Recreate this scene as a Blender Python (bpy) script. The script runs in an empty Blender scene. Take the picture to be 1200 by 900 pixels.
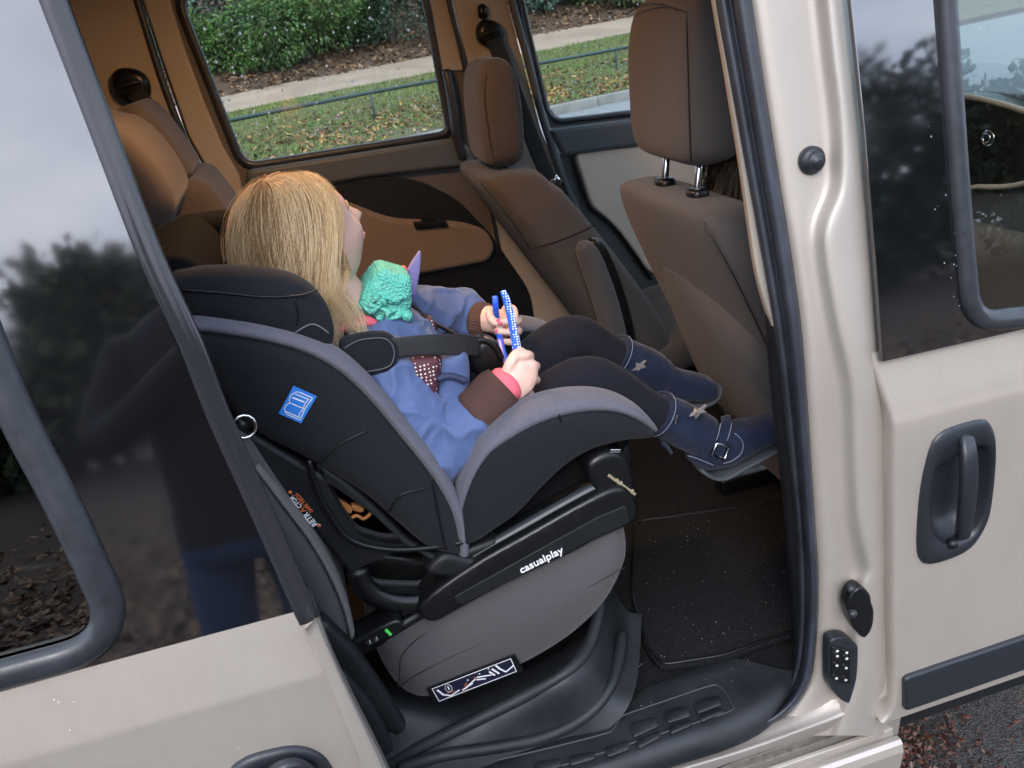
import bpy, bmesh, math, random
import numpy as np
from mathutils import Vector, Matrix, noise
from mathutils.geometry import delaunay_2d_cdt
random.seed(7)
scene = bpy.context.scene
COL = scene.collection
V = Vector
rad = math.radians

# ------------------------------------------------------------------ camera
F = 950.0; HS = -0.135; DH = 433.5 / math.hypot(1, HS)
_up = V((HS, -1)).normalized(); _ri = V((1, HS)).normalized()
_vx = _up * DH + _ri * 4800; _vz = -_up * F * F / DH
AX = V((_vx.x, _vx.y, F)).normalized(); AZ = -V((_vz.x, _vz.y, F)).normalized(); AY = AZ.cross(AX)
RM = Matrix((AX, AY, AZ))                     # image axes -> world axes
CAM = V((0.3, -0.86, 1.56))
cam = bpy.data.cameras.new('camera'); camo = bpy.data.objects.new('camera', cam); COL.objects.link(camo)
cam.sensor_width = 36; cam.lens = F / 1200 * 36; cam.clip_end = 2000; cam.clip_start = 0.05
_r = RM @ V((1, 0, 0)); _u = RM @ V((0, -1, 0)); _b = RM @ V((0, 0, -1))
camo.matrix_world = Matrix(((_r.x, _u.x, _b.x, CAM.x), (_r.y, _u.y, _b.y, CAM.y), (_r.z, _u.z, _b.z, CAM.z), (0, 0, 0, 1)))
scene.camera = camo
cam.dof.use_dof = True; cam.dof.focus_distance = 1.4; cam.dof.aperture_fstop = 13      # compact camera: only a trace of blur

# ------------------------------------------------------------------ sky, sun, exposure
world = bpy.data.worlds.new('World'); scene.world = world; world.use_nodes = True
wn = world.node_tree.nodes; wl = world.node_tree.links; wn.clear()
SUN_EL, SUN_AZ = 38, 200       # degrees; azimuth clockwise from +Y
sky = wn.new('ShaderNodeTexSky'); sky.sky_type = 'NISHITA'; sky.sun_disc = False
sky.sun_elevation = rad(SUN_EL); sky.sun_rotation = rad(SUN_AZ); sky.dust_density = 3.0; sky.air_density = 1.0
tc = wn.new('ShaderNodeTexCoord'); mp = wn.new('ShaderNodeMapping'); mp.inputs['Scale'].default_value = (1, 1, 2.2)
cn = wn.new('ShaderNodeTexNoise'); cn.inputs['Scale'].default_value = 2.6; cn.inputs['Detail'].default_value = 6; cn.inputs['Roughness'].default_value = .55
cr = wn.new('ShaderNodeValToRGB'); cr.color_ramp.elements[0].position = .36; cr.color_ramp.elements[0].color = (4.6, 6.0, 8.8, 1)
cr.color_ramp.elements[1].position = .64; cr.color_ramp.elements[1].color = (10.4, 11.3, 13.2, 1)
mx = wn.new('ShaderNodeMixRGB'); mx.inputs[0].default_value = .8
bg = wn.new('ShaderNodeBackground'); bg.inputs[1].default_value = 0.1
ow = wn.new('ShaderNodeOutputWorld')
wl.new(tc.outputs['Generated'], mp.inputs[0]); wl.new(mp.outputs[0], cn.inputs['Vector']); wl.new(cn.outputs[0], cr.inputs[0])
wl.new(sky.outputs[0], mx.inputs[1]); wl.new(cr.outputs[0], mx.inputs[2]); wl.new(mx.outputs[0], bg.inputs[0]); wl.new(bg.outputs[0], ow.inputs[0])
sl = bpy.data.lights.new('sun', 'SUN'); sl.energy = 0.8; sl.angle = rad(25); sl.color = (1, .97, .93)
so = bpy.data.objects.new('sun', sl); COL.objects.link(so)
so.rotation_euler = (rad(90 - SUN_EL), 0, rad(180 - SUN_AZ))
vs = scene.view_settings; vs.view_transform = 'Standard'; vs.look = 'None'; vs.gamma = 1; vs.use_curve_mapping = False
vs.exposure = 1.55
scene.cycles.use_denoising = True; scene.cycles.use_adaptive_sampling = True; scene.cycles.adaptive_threshold = .025
scene.cycles.max_bounces = 8; scene.cycles.diffuse_bounces = 5; scene.cycles.glossy_bounces = 3; scene.cycles.transparent_max_bounces = 12; scene.cycles.sample_clamp_indirect = 6

# ------------------------------------------------------------------ helpers
def ray(px, py): return RM @ V((px - 600, py - 450, F))
def q(px, py, y=None, z=None, k=0.0, zb=0.0):
    """point of the photograph's line of sight on the plane y = y + k*(z-zb), or on height z"""
    r = ray(px, py)
    if z is not None: return CAM + r * ((z - CAM.z) / r.z)
    return CAM + r * ((y + k * (CAM.z - zb) - CAM.y) / (r.y - k * r.z))
def link(o, parent=None, loc=None):
    COL.objects.link(o)
    if parent is not None:
        o.parent = parent
        o.matrix_parent_inverse = Matrix.Translation(parent.get('_loc', (0, 0, 0))).inverted()
    return o
def tag(o, label, cat, group=None, kind=None):
    if label: o['label'] = label
    if cat: o['category'] = cat
    if group: o['group'] = group
    if kind: o['kind'] = kind
    return o
def empty(name, loc, label, cat, group=None):
    o = bpy.data.objects.new(name, None); o.location = loc; COL.objects.link(o); o.empty_display_size = .1
    o['_loc'] = tuple(loc)
    return tag(o, label, cat, group)
def obj(name, verts, faces, mats, parent=None, smooth=True, fm=None):
    me = bpy.data.meshes.new(name); me.from_pydata([tuple(v) for v in verts], [], faces); me.update()
    o = bpy.data.objects.new(name, me)
    if not isinstance(mats, (list, tuple)): mats = [mats]
    for m in mats: me.materials.append(m)
    if fm:
        for p, i in zip(me.polygons, fm): p.material_index = i
    if smooth: me.shade_smooth()
    return link(o, parent)
def mods(o, subsurf=0, solid=0, bevel=0, seg=2, angle=40, offset=-1):
    if solid:
        m = o.modifiers.new('s', 'SOLIDIFY'); m.thickness = solid; m.offset = offset
    if bevel:
        m = o.modifiers.new('b', 'BEVEL'); m.width = bevel; m.segments = seg; m.limit_method = 'ANGLE'; m.angle_limit = rad(angle); m.harden_normals = False
    if subsurf:
        m = o.modifiers.new('u', 'SUBSURF'); m.levels = subsurf; m.render_levels = subsurf
    return o
def bake(o):
    """apply the modifiers of o through the evaluated mesh"""
    dg = bpy.context.evaluated_depsgraph_get(); dg.update()
    me = bpy.data.meshes.new_from_object(o.evaluated_get(dg)); old = o.data; o.modifiers.clear(); o.data = me
    return o
def cr_spline(p, n, closed=False):
    """Catmull-Rom resample"""
    out = []; m = len(p); rng = m if closed else m - 1
    for i in range(rng):
        if closed: a, b, c, d = p[i - 1], p[i], p[(i + 1) % m], p[(i + 2) % m]
        else: a, b, c, d = p[max(i - 1, 0)], p[i], p[i + 1], p[min(i + 2, m - 1)]
        for j in range(n):
            t = j / n; t2 = t * t; t3 = t2 * t
            out.append(b * 1.0 + (c - a) * (.5 * t) + (a * 2 - b * 5 + c * 4 - d) * (.5 * t2) + (b * 3 - a - c * 3 + d) * (.5 * t3))
    if not closed: out.append(p[-1].copy())
    return out
def crf(p, n):
    """Catmull-Rom for plain numbers"""
    return [v.x for v in cr_spline([V((a, 0)) for a in p], n)]
def rings_mesh(rings, closed=True, cap=True):
    n = len(rings[0]); vs_ = [v for r in rings for v in r]; fs = []
    for i in range(len(rings) - 1):
        for j in range(n if closed else n - 1):
            k = (j + 1) % n
            fs.append((i * n + j, i * n + k, (i + 1) * n + k, (i + 1) * n + j))
    if cap and closed:
        fs.append(tuple(reversed(range(n)))); fs.append(tuple(range((len(rings) - 1) * n, len(rings) * n)))
    return vs_, fs
def superring(c, a, b, e=2.0, n=24):
    """closed superellipse round c with half-axis vectors a and b"""
    out = []
    for i in range(n):
        t = 2 * math.pi * i / n; ct, st = math.cos(t), math.sin(t)
        out.append(c + a * (math.copysign(abs(ct) ** (2 / e), ct)) + b * (math.copysign(abs(st) ** (2 / e), st)))
    return out
def frames(path, side=None):
    """tangent, side, up along a path"""
    fr = []; s = V(side) if side else None
    for i, p in enumerate(path):
        t = (path[min(i + 1, len(path) - 1)] - path[max(i - 1, 0)]).normalized()
        if s is None:
            s = t.cross(V((0, 0, 1)));  s = s if s.length > .1 else t.cross(V((1, 0, 0)))
        ss = (s - t * s.dot(t)).normalized()
        if side is None: s = ss
        fr.append((t, ss, t.cross(ss)))
    return fr
def tube_data(path, ra, rb=None, n=12, e=2.0, side=None, round_ends=True):
    """sweep of an ellipse; ra/rb numbers or lists of half sizes along side/up"""
    m = len(path); ra = ra if isinstance(ra, (list, tuple)) else [ra] * m
    rb = ra if rb is None else (rb if isinstance(rb, (list, tuple)) else [rb] * m)
    fr = frames(path, side); R_ = []
    if round_ends:
        t, s, u = fr[0]
        for w in (.35, .75): R_.append(superring(path[0] - t * min(ra[0], rb[0]) * (1 - w) * .8, s * ra[0] * w, u * rb[0] * w, e, n))
    for p, (t, s, u), a, b in zip(path, fr, ra, rb): R_.append(superring(p, s * a, u * b, e, n))
    if round_ends:
        t, s, u = fr[-1]
        for w in (.75, .35): R_.append(superring(path[-1] + t * min(ra[-1], rb[-1]) * (1 - w) * .8, s * ra[-1] * w, u * rb[-1] * w, e, n))
    return rings_mesh(R_)
def tube(name, path, ra, mats, parent=None, rb=None, n=12, e=2.0, side=None, res=0, round_ends=True):
    path = [V(p) for p in path]
    if res:
        m = len(path)
        if isinstance(ra, (list, tuple)): ra = crf(ra, res)
        if isinstance(rb, (list, tuple)): rb = crf(rb, res)
        path = cr_spline(path, res)
    return obj(name, *tube_data(path, ra, rb, n, e, side, round_ends), mats, parent)
def join_data(parts):
    vs_, fs = [], []
    for v, f in parts:
        o = len(vs_); vs_ += list(v); fs += [tuple(i + o for i in x) for x in f]
    return vs_, fs
def outline(pts, n=6): return cr_spline(pts, n, True)
def area_sign(pts):
    return sum(a.x * b.z - b.x * a.z for a, b in zip(pts, pts[1:] + pts[:1]))
def slab_data(prof, y1, r, bulge=0.0, nr=5, taper=0.0):
    """closed profile (dense, on y = const) swept to y1; edges rounded to radius r, faces domed by bulge"""
    y0 = prof[0].y; dy = 1 if y1 > y0 else -1; r = min(r, abs(y1 - y0) * .5)
    P2 = [(p.x, p.z) for p in prof]
    if area_sign(prof) < 0: P2.reverse()
    m = len(P2); A = np.array(P2); B = np.roll(A, -1, 0); AB = B - A; L2 = np.maximum((AB ** 2).sum(1), 1e-14)
    def dist(Q):
        t = np.clip(((Q[:, None, :] - A[None]) * AB[None]).sum(2) / L2[None], 0, 1); D = Q[:, None, :] - (A[None] + AB[None] * t[..., None]); return np.sqrt((D ** 2).sum(2).min(1))
    T = np.roll(A, -1, 0) - np.roll(A, 1, 0); T /= np.maximum(np.linalg.norm(T, axis=1), 1e-9)[:, None]; Nn = np.stack([-T[:, 1], T[:, 0]], 1)
    cand = []
    for k in (.04, .14, .3, .55, .9, 1.5, 2.4):
        Q = A + Nn * (r * k); ok = dist(Q) > r * k * .93; sel = Q[ok]; cand.append(sel[::(1 if k < .8 else 2)])
    step = max(r * .9, (A.max(0) - A.min(0)).max() / 34); lo, hi = A.min(0), A.max(0)
    gx, gy = np.meshgrid(np.arange(lo[0] + step / 2, hi[0], step), np.arange(lo[1] + step / 2, hi[1], step)); G = np.stack([gx.ravel(), gy.ravel()], 1)
    x, y = G[:, 0], G[:, 1]; ins = np.zeros(len(G), bool)
    for (ax, ay), (bx, by) in zip(A, B):
        c = ((ay > y) != (by > y)); xx = (bx - ax) * (y - ay) / (by - ay + 1e-15) + ax; ins ^= c & (x < xx)
    G = G[ins]; G = G[dist(G) > r * 1.9] if len(G) else G
    cand.append(G); C_ = np.concatenate(cand) if cand else np.zeros((0, 2))
    pts2 = [V((a, b)) for a, b in P2] + [V((a, b)) for a, b in C_]
    ov, oe, of, orv, ore, orf = delaunay_2d_cdt(pts2, [(k, (k + 1) % m) for k in range(m)], [], 1, 1e-7)
    Q = np.array([(v.x, v.y) for v in ov]); D = dist(Q)
    w = np.clip(1 - D / r, 0, 1); h = r * (1 - np.sqrt(np.maximum(0, 1 - w * w)))      # 0 inside, r on the rim
    dm = max(D.max(), 1e-6); bl = bulge * (1 - (1 - np.clip(D / dm, 0, 1)) ** 2.2)
    n0 = len(ov); vs_ = [V((a, y0 + dy * (hh - bb), b)) for (a, b), hh, bb in zip(Q, h, bl)] + [V((a, y1 - dy * (hh - bb), b)) for (a, b), hh, bb in zip(Q, h, bl)]
    fs = [tuple(f) for f in of] + [tuple(n0 + i for i in reversed(f)) for f in of]
    cnt = {}
    for f in of:
        for a, b in zip(f, f[1:] + f[:1]): cnt[(a, b)] = 1
    for (a, b) in list(cnt):
        if (b, a) not in cnt: fs.append((b, a, n0 + a, n0 + b))
    bm = bmesh.new(); bv = [bm.verts.new(v) for v in vs_]
    for f in fs:
        try: bm.faces.new([bv[i] for i in f])
        except ValueError: pass
    bmesh.ops.recalc_face_normals(bm, faces=bm.faces); bm.verts.index_update()
    out = [v.co.copy() for v in bm.verts], [tuple(v.index for v in f.verts) for f in bm.faces]; bm.free(); return out
def slab(name, pts, y0, y1, r, mats, parent=None, bulge=0.0, n=6, taper=0.0):
    pr = outline([q(a, b, y0) if not isinstance(a, V) else a for a, b in pts] if not isinstance(pts[0], V) else pts, n)
    return obj(name, *slab_data(pr, y1, r, bulge, taper=taper), mats, parent)
def fix_normals(o):
    bm = bmesh.new(); bm.from_mesh(o.data); bmesh.ops.recalc_face_normals(bm, faces=bm.faces); bm.to_mesh(o.data); bm.free(); return o
def round_poly(pts, r, n=5):
    """2D polygon with rounded corners; r number or list"""
    out = []; m = len(pts)
    for i, p in enumerate(pts):
        rr = r[i] if isinstance(r, (list, tuple)) else r
        if rr <= 0: out.append(p.copy()); continue
        a = (pts[i - 1] - p); b = (pts[(i + 1) % m] - p); la, lb = a.length, b.length
        d = min(rr, la * .48, lb * .48); s = p + a / la * d; e = p + b / lb * d
        for j in range(n + 1):
            t = j / n; out.append(s * (1 - t) ** 2 + p * 2 * t * (1 - t) + e * t * t)
    return out
class Plane:
    """a plane y = y0 + k (z - zb): local 2-D x, s"""
    def __init__(s, y0, k=0.0, zb=0.0):
        s.y0, s.k, s.zb = y0, k, zb; s.v = V((0, k, 1)).normalized(); s.u = V((1, 0, 0)); s.n = s.u.cross(s.v); s.o = V((0, y0, zb))   # n points to -y
    def px(s, a, b): w = q(a, b, s.y0, k=s.k, zb=s.zb); return V((w.x, (w - s.o).dot(s.v)))
    def w(s, p, h=0.0): return s.o + s.u * p.x + s.v * p.y + s.n * h
def panel(name, pl, outer, holes, thick, bevel, mats, parent=None, h=0.0, res=2):
    """flat plate with holes on a Plane; front face at height h over it"""
    cu = bpy.data.curves.new(name, 'CURVE'); cu.dimensions = '2D'; cu.fill_mode = 'BOTH'
    cu.extrude = max(thick / 2 - bevel, .0002); cu.bevel_depth = bevel; cu.bevel_resolution = res; cu.offset = -bevel
    for loop in [outer] + list(holes):
        sp = cu.splines.new('POLY'); sp.points.add(len(loop) - 1); sp.use_cyclic_u = True
        for a, p in zip(sp.points, loop): a.co = (p.x, p.y, 0, 1)
    co = bpy.data.objects.new(name, cu); COL.objects.link(co)
    dg = bpy.context.evaluated_depsgraph_get(); dg.update()
    me = bpy.data.meshes.new_from_object(co.evaluated_get(dg)); bpy.data.objects.remove(co); bpy.data.curves.remove(cu)
    for v in me.vertices: v.co = pl.w(v.co, h - thick / 2 + v.co.z)
    me.name = name; o = bpy.data.objects.new(name, me); me.materials.clear()
    for m in (mats if isinstance(mats, (list, tuple)) else [mats]): me.materials.append(m)
    for p in me.polygons: p.material_index = 0
    me.shade_flat() if bevel < .0015 else me.shade_smooth()
    if bevel >= .0015:
        md = o.modifiers.new('w', 'WEIGHTED_NORMAL'); md.keep_sharp = False
    return link(o, parent)
def text(name, body, p0, p1, up, mats, parent=None, thick=.0006, shear=0.0, aspect=1.0):
    """lettering from p0 to p1 (world), standing along up"""
    cu = bpy.data.curves.new(name, 'FONT'); cu.body = body; cu.extrude = .02; cu.shear = shear; cu.offset = .012
    co = bpy.data.objects.new(name, cu); COL.objects.link(co)
    dg = bpy.context.evaluated_depsgraph_get(); dg.update()
    me = bpy.data.meshes.new_from_object(co.evaluated_get(dg)); bpy.data.objects.remove(co); bpy.data.curves.remove(cu)
    x0 = min(v.co.x for v in me.vertices); x1 = max(v.co.x for v in me.vertices)
    u = (p1 - p0); s = u.length / (x1 - x0); u.normalize(); v_ = (up - u * up.dot(u)).normalized(); n_ = u.cross(v_)
    for v in me.vertices: v.co = p0 + u * ((v.co.x - x0) * s) + v_ * (v.co.y * s * aspect) + n_ * (v.co.z / .02 * thick)
    me.name = name; me.materials.clear(); me.materials.append(mats)
    for p in me.polygons: p.material_index = 0
    return link(bpy.data.objects.new(name, me), parent)
def box_data(c, h, rot=None):
    vs_ = []
    for x in (-1, 1):
        for y in (-1, 1):
            for z in (-1, 1):
                p = V((x * h[0], y * h[1], z * h[2])); vs_.append(V(c) + (rot @ p if rot else p))
    return vs_, [(0, 1, 3, 2), (4, 6, 7, 5), (0, 4, 5, 1), (2, 3, 7, 6), (0, 2, 6, 4), (1, 5, 7, 3)]
def box(name, c, h, mats, parent=None, bevel=.004, rot=None, seg=3):
    o = obj(name, *box_data(c, h, rot), mats, parent, smooth=True); return mods(o, bevel=bevel, seg=seg)
def remesh(name, parts, vox, mats, parent=None, smooth=4, fn=None):
    """one continuous surface out of overlapping closed shapes"""
    o = obj(name, *join_data(parts), mats, None); fix_normals(o)
    m = o.modifiers.new('r', 'REMESH'); m.mode = 'VOXEL'; m.voxel_size = vox; m.use_smooth_shade = True
    if smooth:
        m = o.modifiers.new('s', 'SMOOTH'); m.iterations = smooth; m.factor = .5
    bake(o)
    if fn:
        nr = [v.normal.copy() for v in o.data.vertices]
        for v, n_ in zip(o.data.vertices, nr): v.co = v.co + n_ * fn(v.co, n_)
        o.data.update()
    o.data.shade_smooth()
    if parent is not None:
        o.parent = parent; o.matrix_parent_inverse = Matrix.Translation(parent.get('_loc', (0, 0, 0))).inverted()
    return o
def sphere_data(c, r, nu=14, nv=9):
    r = r if isinstance(r, (tuple, list)) else (r, r, r); vs_ = [V(c) + V((0, 0, r[2]))]; fs = []
    for i in range(1, nv):
        th = math.pi * i / nv
        for j in range(nu):
            ph = 2 * math.pi * j / nu
            vs_.append(V(c) + V((r[0] * math.sin(th) * math.cos(ph), r[1] * math.sin(th) * math.sin(ph), r[2] * math.cos(th))))
    vs_.append(V(c) - V((0, 0, r[2])))
    for j in range(nu):
        fs.append((0, 1 + j, 1 + (j + 1) % nu)); b = 1 + (nv - 2) * nu; fs.append((len(vs_) - 1, b + (j + 1) % nu, b + j))
    for i in range(nv - 2):
        for j in range(nu):
            a = 1 + i * nu; fs.append((a + j, a + nu + j, a + nu + (j + 1) % nu, a + (j + 1) % nu))
    return vs_, fs

# ------------------------------------------------------------------ materials
def mat(name, col, rough=.5, metal=0.0, spec=.5, coat=0.0, sheen=0.0, var=0.0, vs=8.0, bump=0.0, bs=300.0, rvar=0.0, kind='noise', emit=None, sss=0.0, col2=None, dist=.002, lump=0.0, ls=14.0):
    m = bpy.data.materials.new(name); m.use_nodes = True; nt = m.node_tree; N = nt.nodes; L = nt.links
    b = N['Principled BSDF']; b.inputs['Base Color'].default_value = (*col, 1); b.inputs['Roughness'].default_value = rough
    b.inputs['Metallic'].default_value = metal; b.inputs['Specular IOR Level'].default_value = spec
    b.inputs['Coat Weight'].default_value = coat; b.inputs['Coat Roughness'].default_value = .04
    b.inputs['Sheen Weight'].default_value = sheen; b.inputs['Sheen Roughness'].default_value = .5
    if sss:
        b.inputs['Subsurface Weight'].default_value = sss; b.inputs['Subsurface Radius'].default_value = (.01, .004, .002)
    if emit: b.inputs['Emission Color'].default_value = (*emit[0], 1); b.inputs['Emission Strength'].default_value = emit[1]
    t = N.new('ShaderNodeTexCoord')
    if var or col2:
        n = N.new('ShaderNodeTexNoise'); n.inputs['Scale'].default_value = vs; n.inputs['Detail'].default_value = 6; L.new(t.outputs['Object'], n.inputs['Vector'])
        r = N.new('ShaderNodeValToRGB'); c2 = col2 or tuple(c * (1 - var) for c in col); c1 = col if col2 else tuple(min(c * (1 + var), 1) for c in col)
        r.color_ramp.elements[0].position = .35; r.color_ramp.elements[1].position = .65
        r.color_ramp.elements[0].color = (*c2, 1); r.color_ramp.elements[1].color = (*c1, 1)
        L.new(n.outputs[0], r.inputs[0]); L.new(r.outputs[0], b.inputs['Base Color'])
    if rvar:
        n = N.new('ShaderNodeTexNoise'); n.inputs['Scale'].default_value = vs * 1.7; n.inputs['Detail'].default_value = 8; L.new(t.outputs['Object'], n.inputs['Vector'])
        g = N.new('ShaderNodeMapRange'); g.inputs[1].default_value = .3; g.inputs[2].default_value = .7
        g.inputs[3].default_value = max(rough - rvar, 0.01); g.inputs[4].default_value = rough + rvar
        L.new(n.outputs[0], g.inputs[0]); L.new(g.outputs[0], b.inputs['Roughness'])
    if bump:
        if kind == 'noise':
            n = N.new('ShaderNodeTexNoise'); n.inputs['Scale'].default_value = bs; n.inputs['Detail'].default_value = 3; out = n.outputs[0]
        elif kind == 'voronoi':
            n = N.new('ShaderNodeTexVoronoi'); n.inputs['Scale'].default_value = bs; out = n.outputs['Distance']
        else:
            n = N.new('ShaderNodeTexWave'); n.inputs['Scale'].default_value = bs; n.bands_direction = kind; n.inputs['Distortion'].default_value = .4; out = n.outputs[0]
        L.new(t.outputs['Object'], n.inputs['Vector'])
        bp = N.new('ShaderNodeBump'); bp.inputs['Strength'].default_value = bump; bp.inputs['Distance'].default_value = dist
        L.new(out, bp.inputs['Height']); L.new(bp.outputs[0], b.inputs['Normal'])
        if lump:
            n2 = N.new('ShaderNodeTexNoise'); n2.inputs['Scale'].default_value = ls; n2.inputs['Detail'].default_value = 4; L.new(t.outputs['Object'], n2.inputs['Vector'])
            b2 = N.new('ShaderNodeBump'); b2.inputs['Strength'].default_value = lump; b2.inputs['Distance'].default_value = .012; L.new(n2.outputs[0], b2.inputs['Height']); L.new(b2.outputs[0], bp.inputs['Normal'])
    return m
def dots_mat(name, base, dot, scale, size, rough=.5):
    """voronoi dots on an even grid in object space (x,z)"""
    m = mat(name, base, rough); N = m.node_tree.nodes; L = m.node_tree.links; b = N['Principled BSDF']
    t = N.new('ShaderNodeTexCoord'); v = N.new('ShaderNodeTexVoronoi'); v.inputs['Scale'].default_value = scale; v.inputs['Randomness'].default_value = .25
    r = N.new('ShaderNodeValToRGB'); r.color_ramp.interpolation = 'CONSTANT'; r.color_ramp.elements[0].color = (*dot, 1); r.color_ramp.elements[1].color = (*base, 1); r.color_ramp.elements[1].position = size
    L.new(t.outputs['Object'], v.inputs['Vector']); L.new(v.outputs['Distance'], r.inputs[0]); L.new(r.outputs[0], b.inputs['Base Color']); return m
def glass_mat(name, tint=(.9, .95, .93), rough=0.0, boost=1.0):
    m = bpy.data.materials.new(name); m.use_nodes = True; N = m.node_tree.nodes; L = m.node_tree.links; N.clear()
    o = N.new('ShaderNodeOutputMaterial'); t = N.new('ShaderNodeBsdfTransparent'); t.inputs[0].default_value = (*tint, 1)
    g = N.new('ShaderNodeBsdfGlossy'); g.inputs[0].default_value = (1, 1, 1, 1); g.inputs[1].default_value = rough
    fr = N.new('ShaderNodeFresnel'); ge = N.new('ShaderNodeNewGeometry'); io = N.new('ShaderNodeMapRange'); io.inputs[3].default_value = 1.52; io.inputs[4].default_value = 1 / 1.52
    L.new(ge.outputs['Backfacing'], io.inputs[0]); L.new(io.outputs[0], fr.inputs[0])   # the same reflectance from both faces of the pane
    mu = N.new('ShaderNodeMath'); mu.operation = 'MULTIPLY'; mu.inputs[1].default_value = boost; mu.use_clamp = True
    mxs = N.new('ShaderNodeMixShader'); L.new(fr.outputs[0], mu.inputs[0]); L.new(mu.outputs[0], mxs.inputs[0]); L.new(t.outputs[0], mxs.inputs[1]); L.new(g.outputs[0], mxs.inputs[2]); L.new(mxs.outputs[0], o.inputs[0])
    return m
def weave_mat(name, c1, c2, scale, rough=.85):
    m = mat(name, c1, rough, bump=.3, bs=scale * 3); N = m.node_tree.nodes; L = m.node_tree.links; b = N['Principled BSDF']
    t = N.new('ShaderNodeTexCoord'); k = N.new('ShaderNodeTexChecker'); k.inputs['Scale'].default_value = scale; k.inputs[1].default_value = (*c1, 1); k.inputs[2].default_value = (*c2, 1)
    L.new(t.outputs['Object'], k.inputs[0]); L.new(k.outputs[0], b.inputs['Base Color']); return m
def dirt(m, col, amount, scale=(3, 3, 3)):
    """patchy road dirt over a paint"""
    N = m.node_tree.nodes; L = m.node_tree.links; b = N['Principled BSDF']; src = b.inputs['Base Color'].links[0].from_socket
    t = N.new('ShaderNodeTexCoord'); mp_ = N.new('ShaderNodeMapping'); mp_.inputs['Scale'].default_value = scale; n = N.new('ShaderNodeTexNoise'); n.inputs['Scale'].default_value = 2.0; n.inputs['Detail'].default_value = 9; n.inputs['Roughness'].default_value = .7
    r = N.new('ShaderNodeMapRange'); r.inputs[1].default_value = .42; r.inputs[2].default_value = .72; r.inputs[4].default_value = amount; mx_ = N.new('ShaderNodeMixRGB'); mx_.inputs[2].default_value = (*col, 1)
    L.new(t.outputs['Object'], mp_.inputs[0]); L.new(mp_.outputs[0], n.inputs['Vector']); L.new(n.outputs[0], r.inputs[0]); L.new(r.outputs[0], mx_.inputs[0]); L.new(src, mx_.inputs[1]); L.new(mx_.outputs[0], b.inputs['Base Color'])
M = {}
M['paint'] = mat('champagne paint', (.455, .40, .345), .34, metal=.4, coat=.7, var=.05, vs=1100, rvar=.05)
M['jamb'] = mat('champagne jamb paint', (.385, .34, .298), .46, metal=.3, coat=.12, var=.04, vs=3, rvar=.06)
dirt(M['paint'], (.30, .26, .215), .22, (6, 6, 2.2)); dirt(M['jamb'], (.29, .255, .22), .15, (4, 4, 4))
M['film'] = mat('black window film', (.005, .005, .006), .05, spec=.5, coat=.3, rvar=.02); M['film'].node_tree.nodes['Principled BSDF'].inputs['Coat Roughness'].default_value = .03; M['film'].node_tree.nodes['Principled BSDF'].inputs['IOR'].default_value = 2.35
M['trimgloss'] = mat('black door edge trim', (.02, .02, .024), .12, rvar=.05)
M['rubber'] = mat('black rubber seal', (.026, .031, .041), .42, spec=.5, var=.3, vs=14, bump=.15, bs=500, rvar=.1)
M['gasket'] = mat('grey window gasket', (.021, .024, .029), .36, rvar=.1, vs=30, var=.2)
M['blackplastic'] = mat('black grained plastic', (.009, .010, .012), .5, spec=.35, bump=.25, bs=900, rvar=.08, vs=12, dist=.001)
M['handleplastic'] = mat('black door handle plastic', (.014, .017, .022), .38, bump=.12, bs=1200, rvar=.06, dist=.001)
M['satinblack'] = mat('satin black plastic', (.005, .0055, .006), .34, spec=.4, rvar=.08, vs=20)
M['floorplastic'] = mat('worn dark floor plastic', (.010, .012, .0145), .5, spec=.4, bump=.3, bs=600, col2=(.022, .024, .027), vs=9, rvar=.12, dist=.001)
M['carpet'] = mat('black ribbed carpet', (.005, .005, .006), .95, spec=.2, bump=1.0, bs=420, col2=(.014, .014, .015), vs=160, dist=.004)
M['trim'] = mat('beige interior trim', (.40, .35, .29), .55, bump=.12, bs=900, dist=.001)
M['headliner'] = mat('pale headliner', (.52, .47, .40), .9, bump=.2, bs=700)
M['greytrim'] = mat('dark grey door trim', (.085, .10, .115), .5, bump=.2, bs=900, dist=.001)
M['browntrim'] = mat('brown grey door trim', (.11, .10, .092), .6, bump=.2, bs=900, dist=.001)
M['fabric'] = mat('brown grey seat fabric', (.068, .063, .066), .88, spec=.1, sheen=.15, lump=.12, bump=.35, bs=1300, var=.1, vs=700, dist=.0015)
M['fabric2'] = mat('dark brown seat back', (.072, .061, .057), .88, spec=.1, sheen=.1, lump=.15, bump=.3, bs=1300, var=.1, vs=700, dist=.0015)
M['mesh_fabric'] = weave_mat('dotted mesh fabric', (.05, .047, .046), (.21, .20, .19), 620)
M['beigefab'] = mat('beige door insert', (.68, .60, .52), .85, spec=.2, bump=.3, bs=1000, sheen=.2, dist=.001)
M['brownfab'] = mat('tan door insert', (.22, .165, .125), .85, bump=.3, bs=1000, sheen=.2, dist=.001)
M['csfab'] = mat('charcoal child seat fabric', (.013, .0145, .018), .9, spec=.1, lump=.15, sheen=.06, bump=.35, bs=1100, var=.12, vs=300, dist=.0015)
M['csgrey'] = mat('grey piping fabric', (.11, .11, .135), .88, spec=.1, lump=.1, sheen=.12, bump=.35, bs=1300, var=.08, vs=300, dist=.0015)
M['webbing'] = mat('black seat belt webbing', (.016, .017, .018), .6, bump=.5, bs=260, kind='Z', rvar=.08, dist=.001)
M['chrome'] = mat('chrome', (.75, .76, .78), .12, metal=1)
M['steel'] = mat('worn steel', (.5, .48, .45), .35, metal=1, var=.2, vs=60, rvar=.1)
M['glass'] = glass_mat('clear window glass')
M['sideglass'] = glass_mat('tinted side glass', (.86, .885, .875))
M['darkglass'] = glass_mat('dark privacy glass', (.12, .15, .14), boost=2.4)
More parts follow.
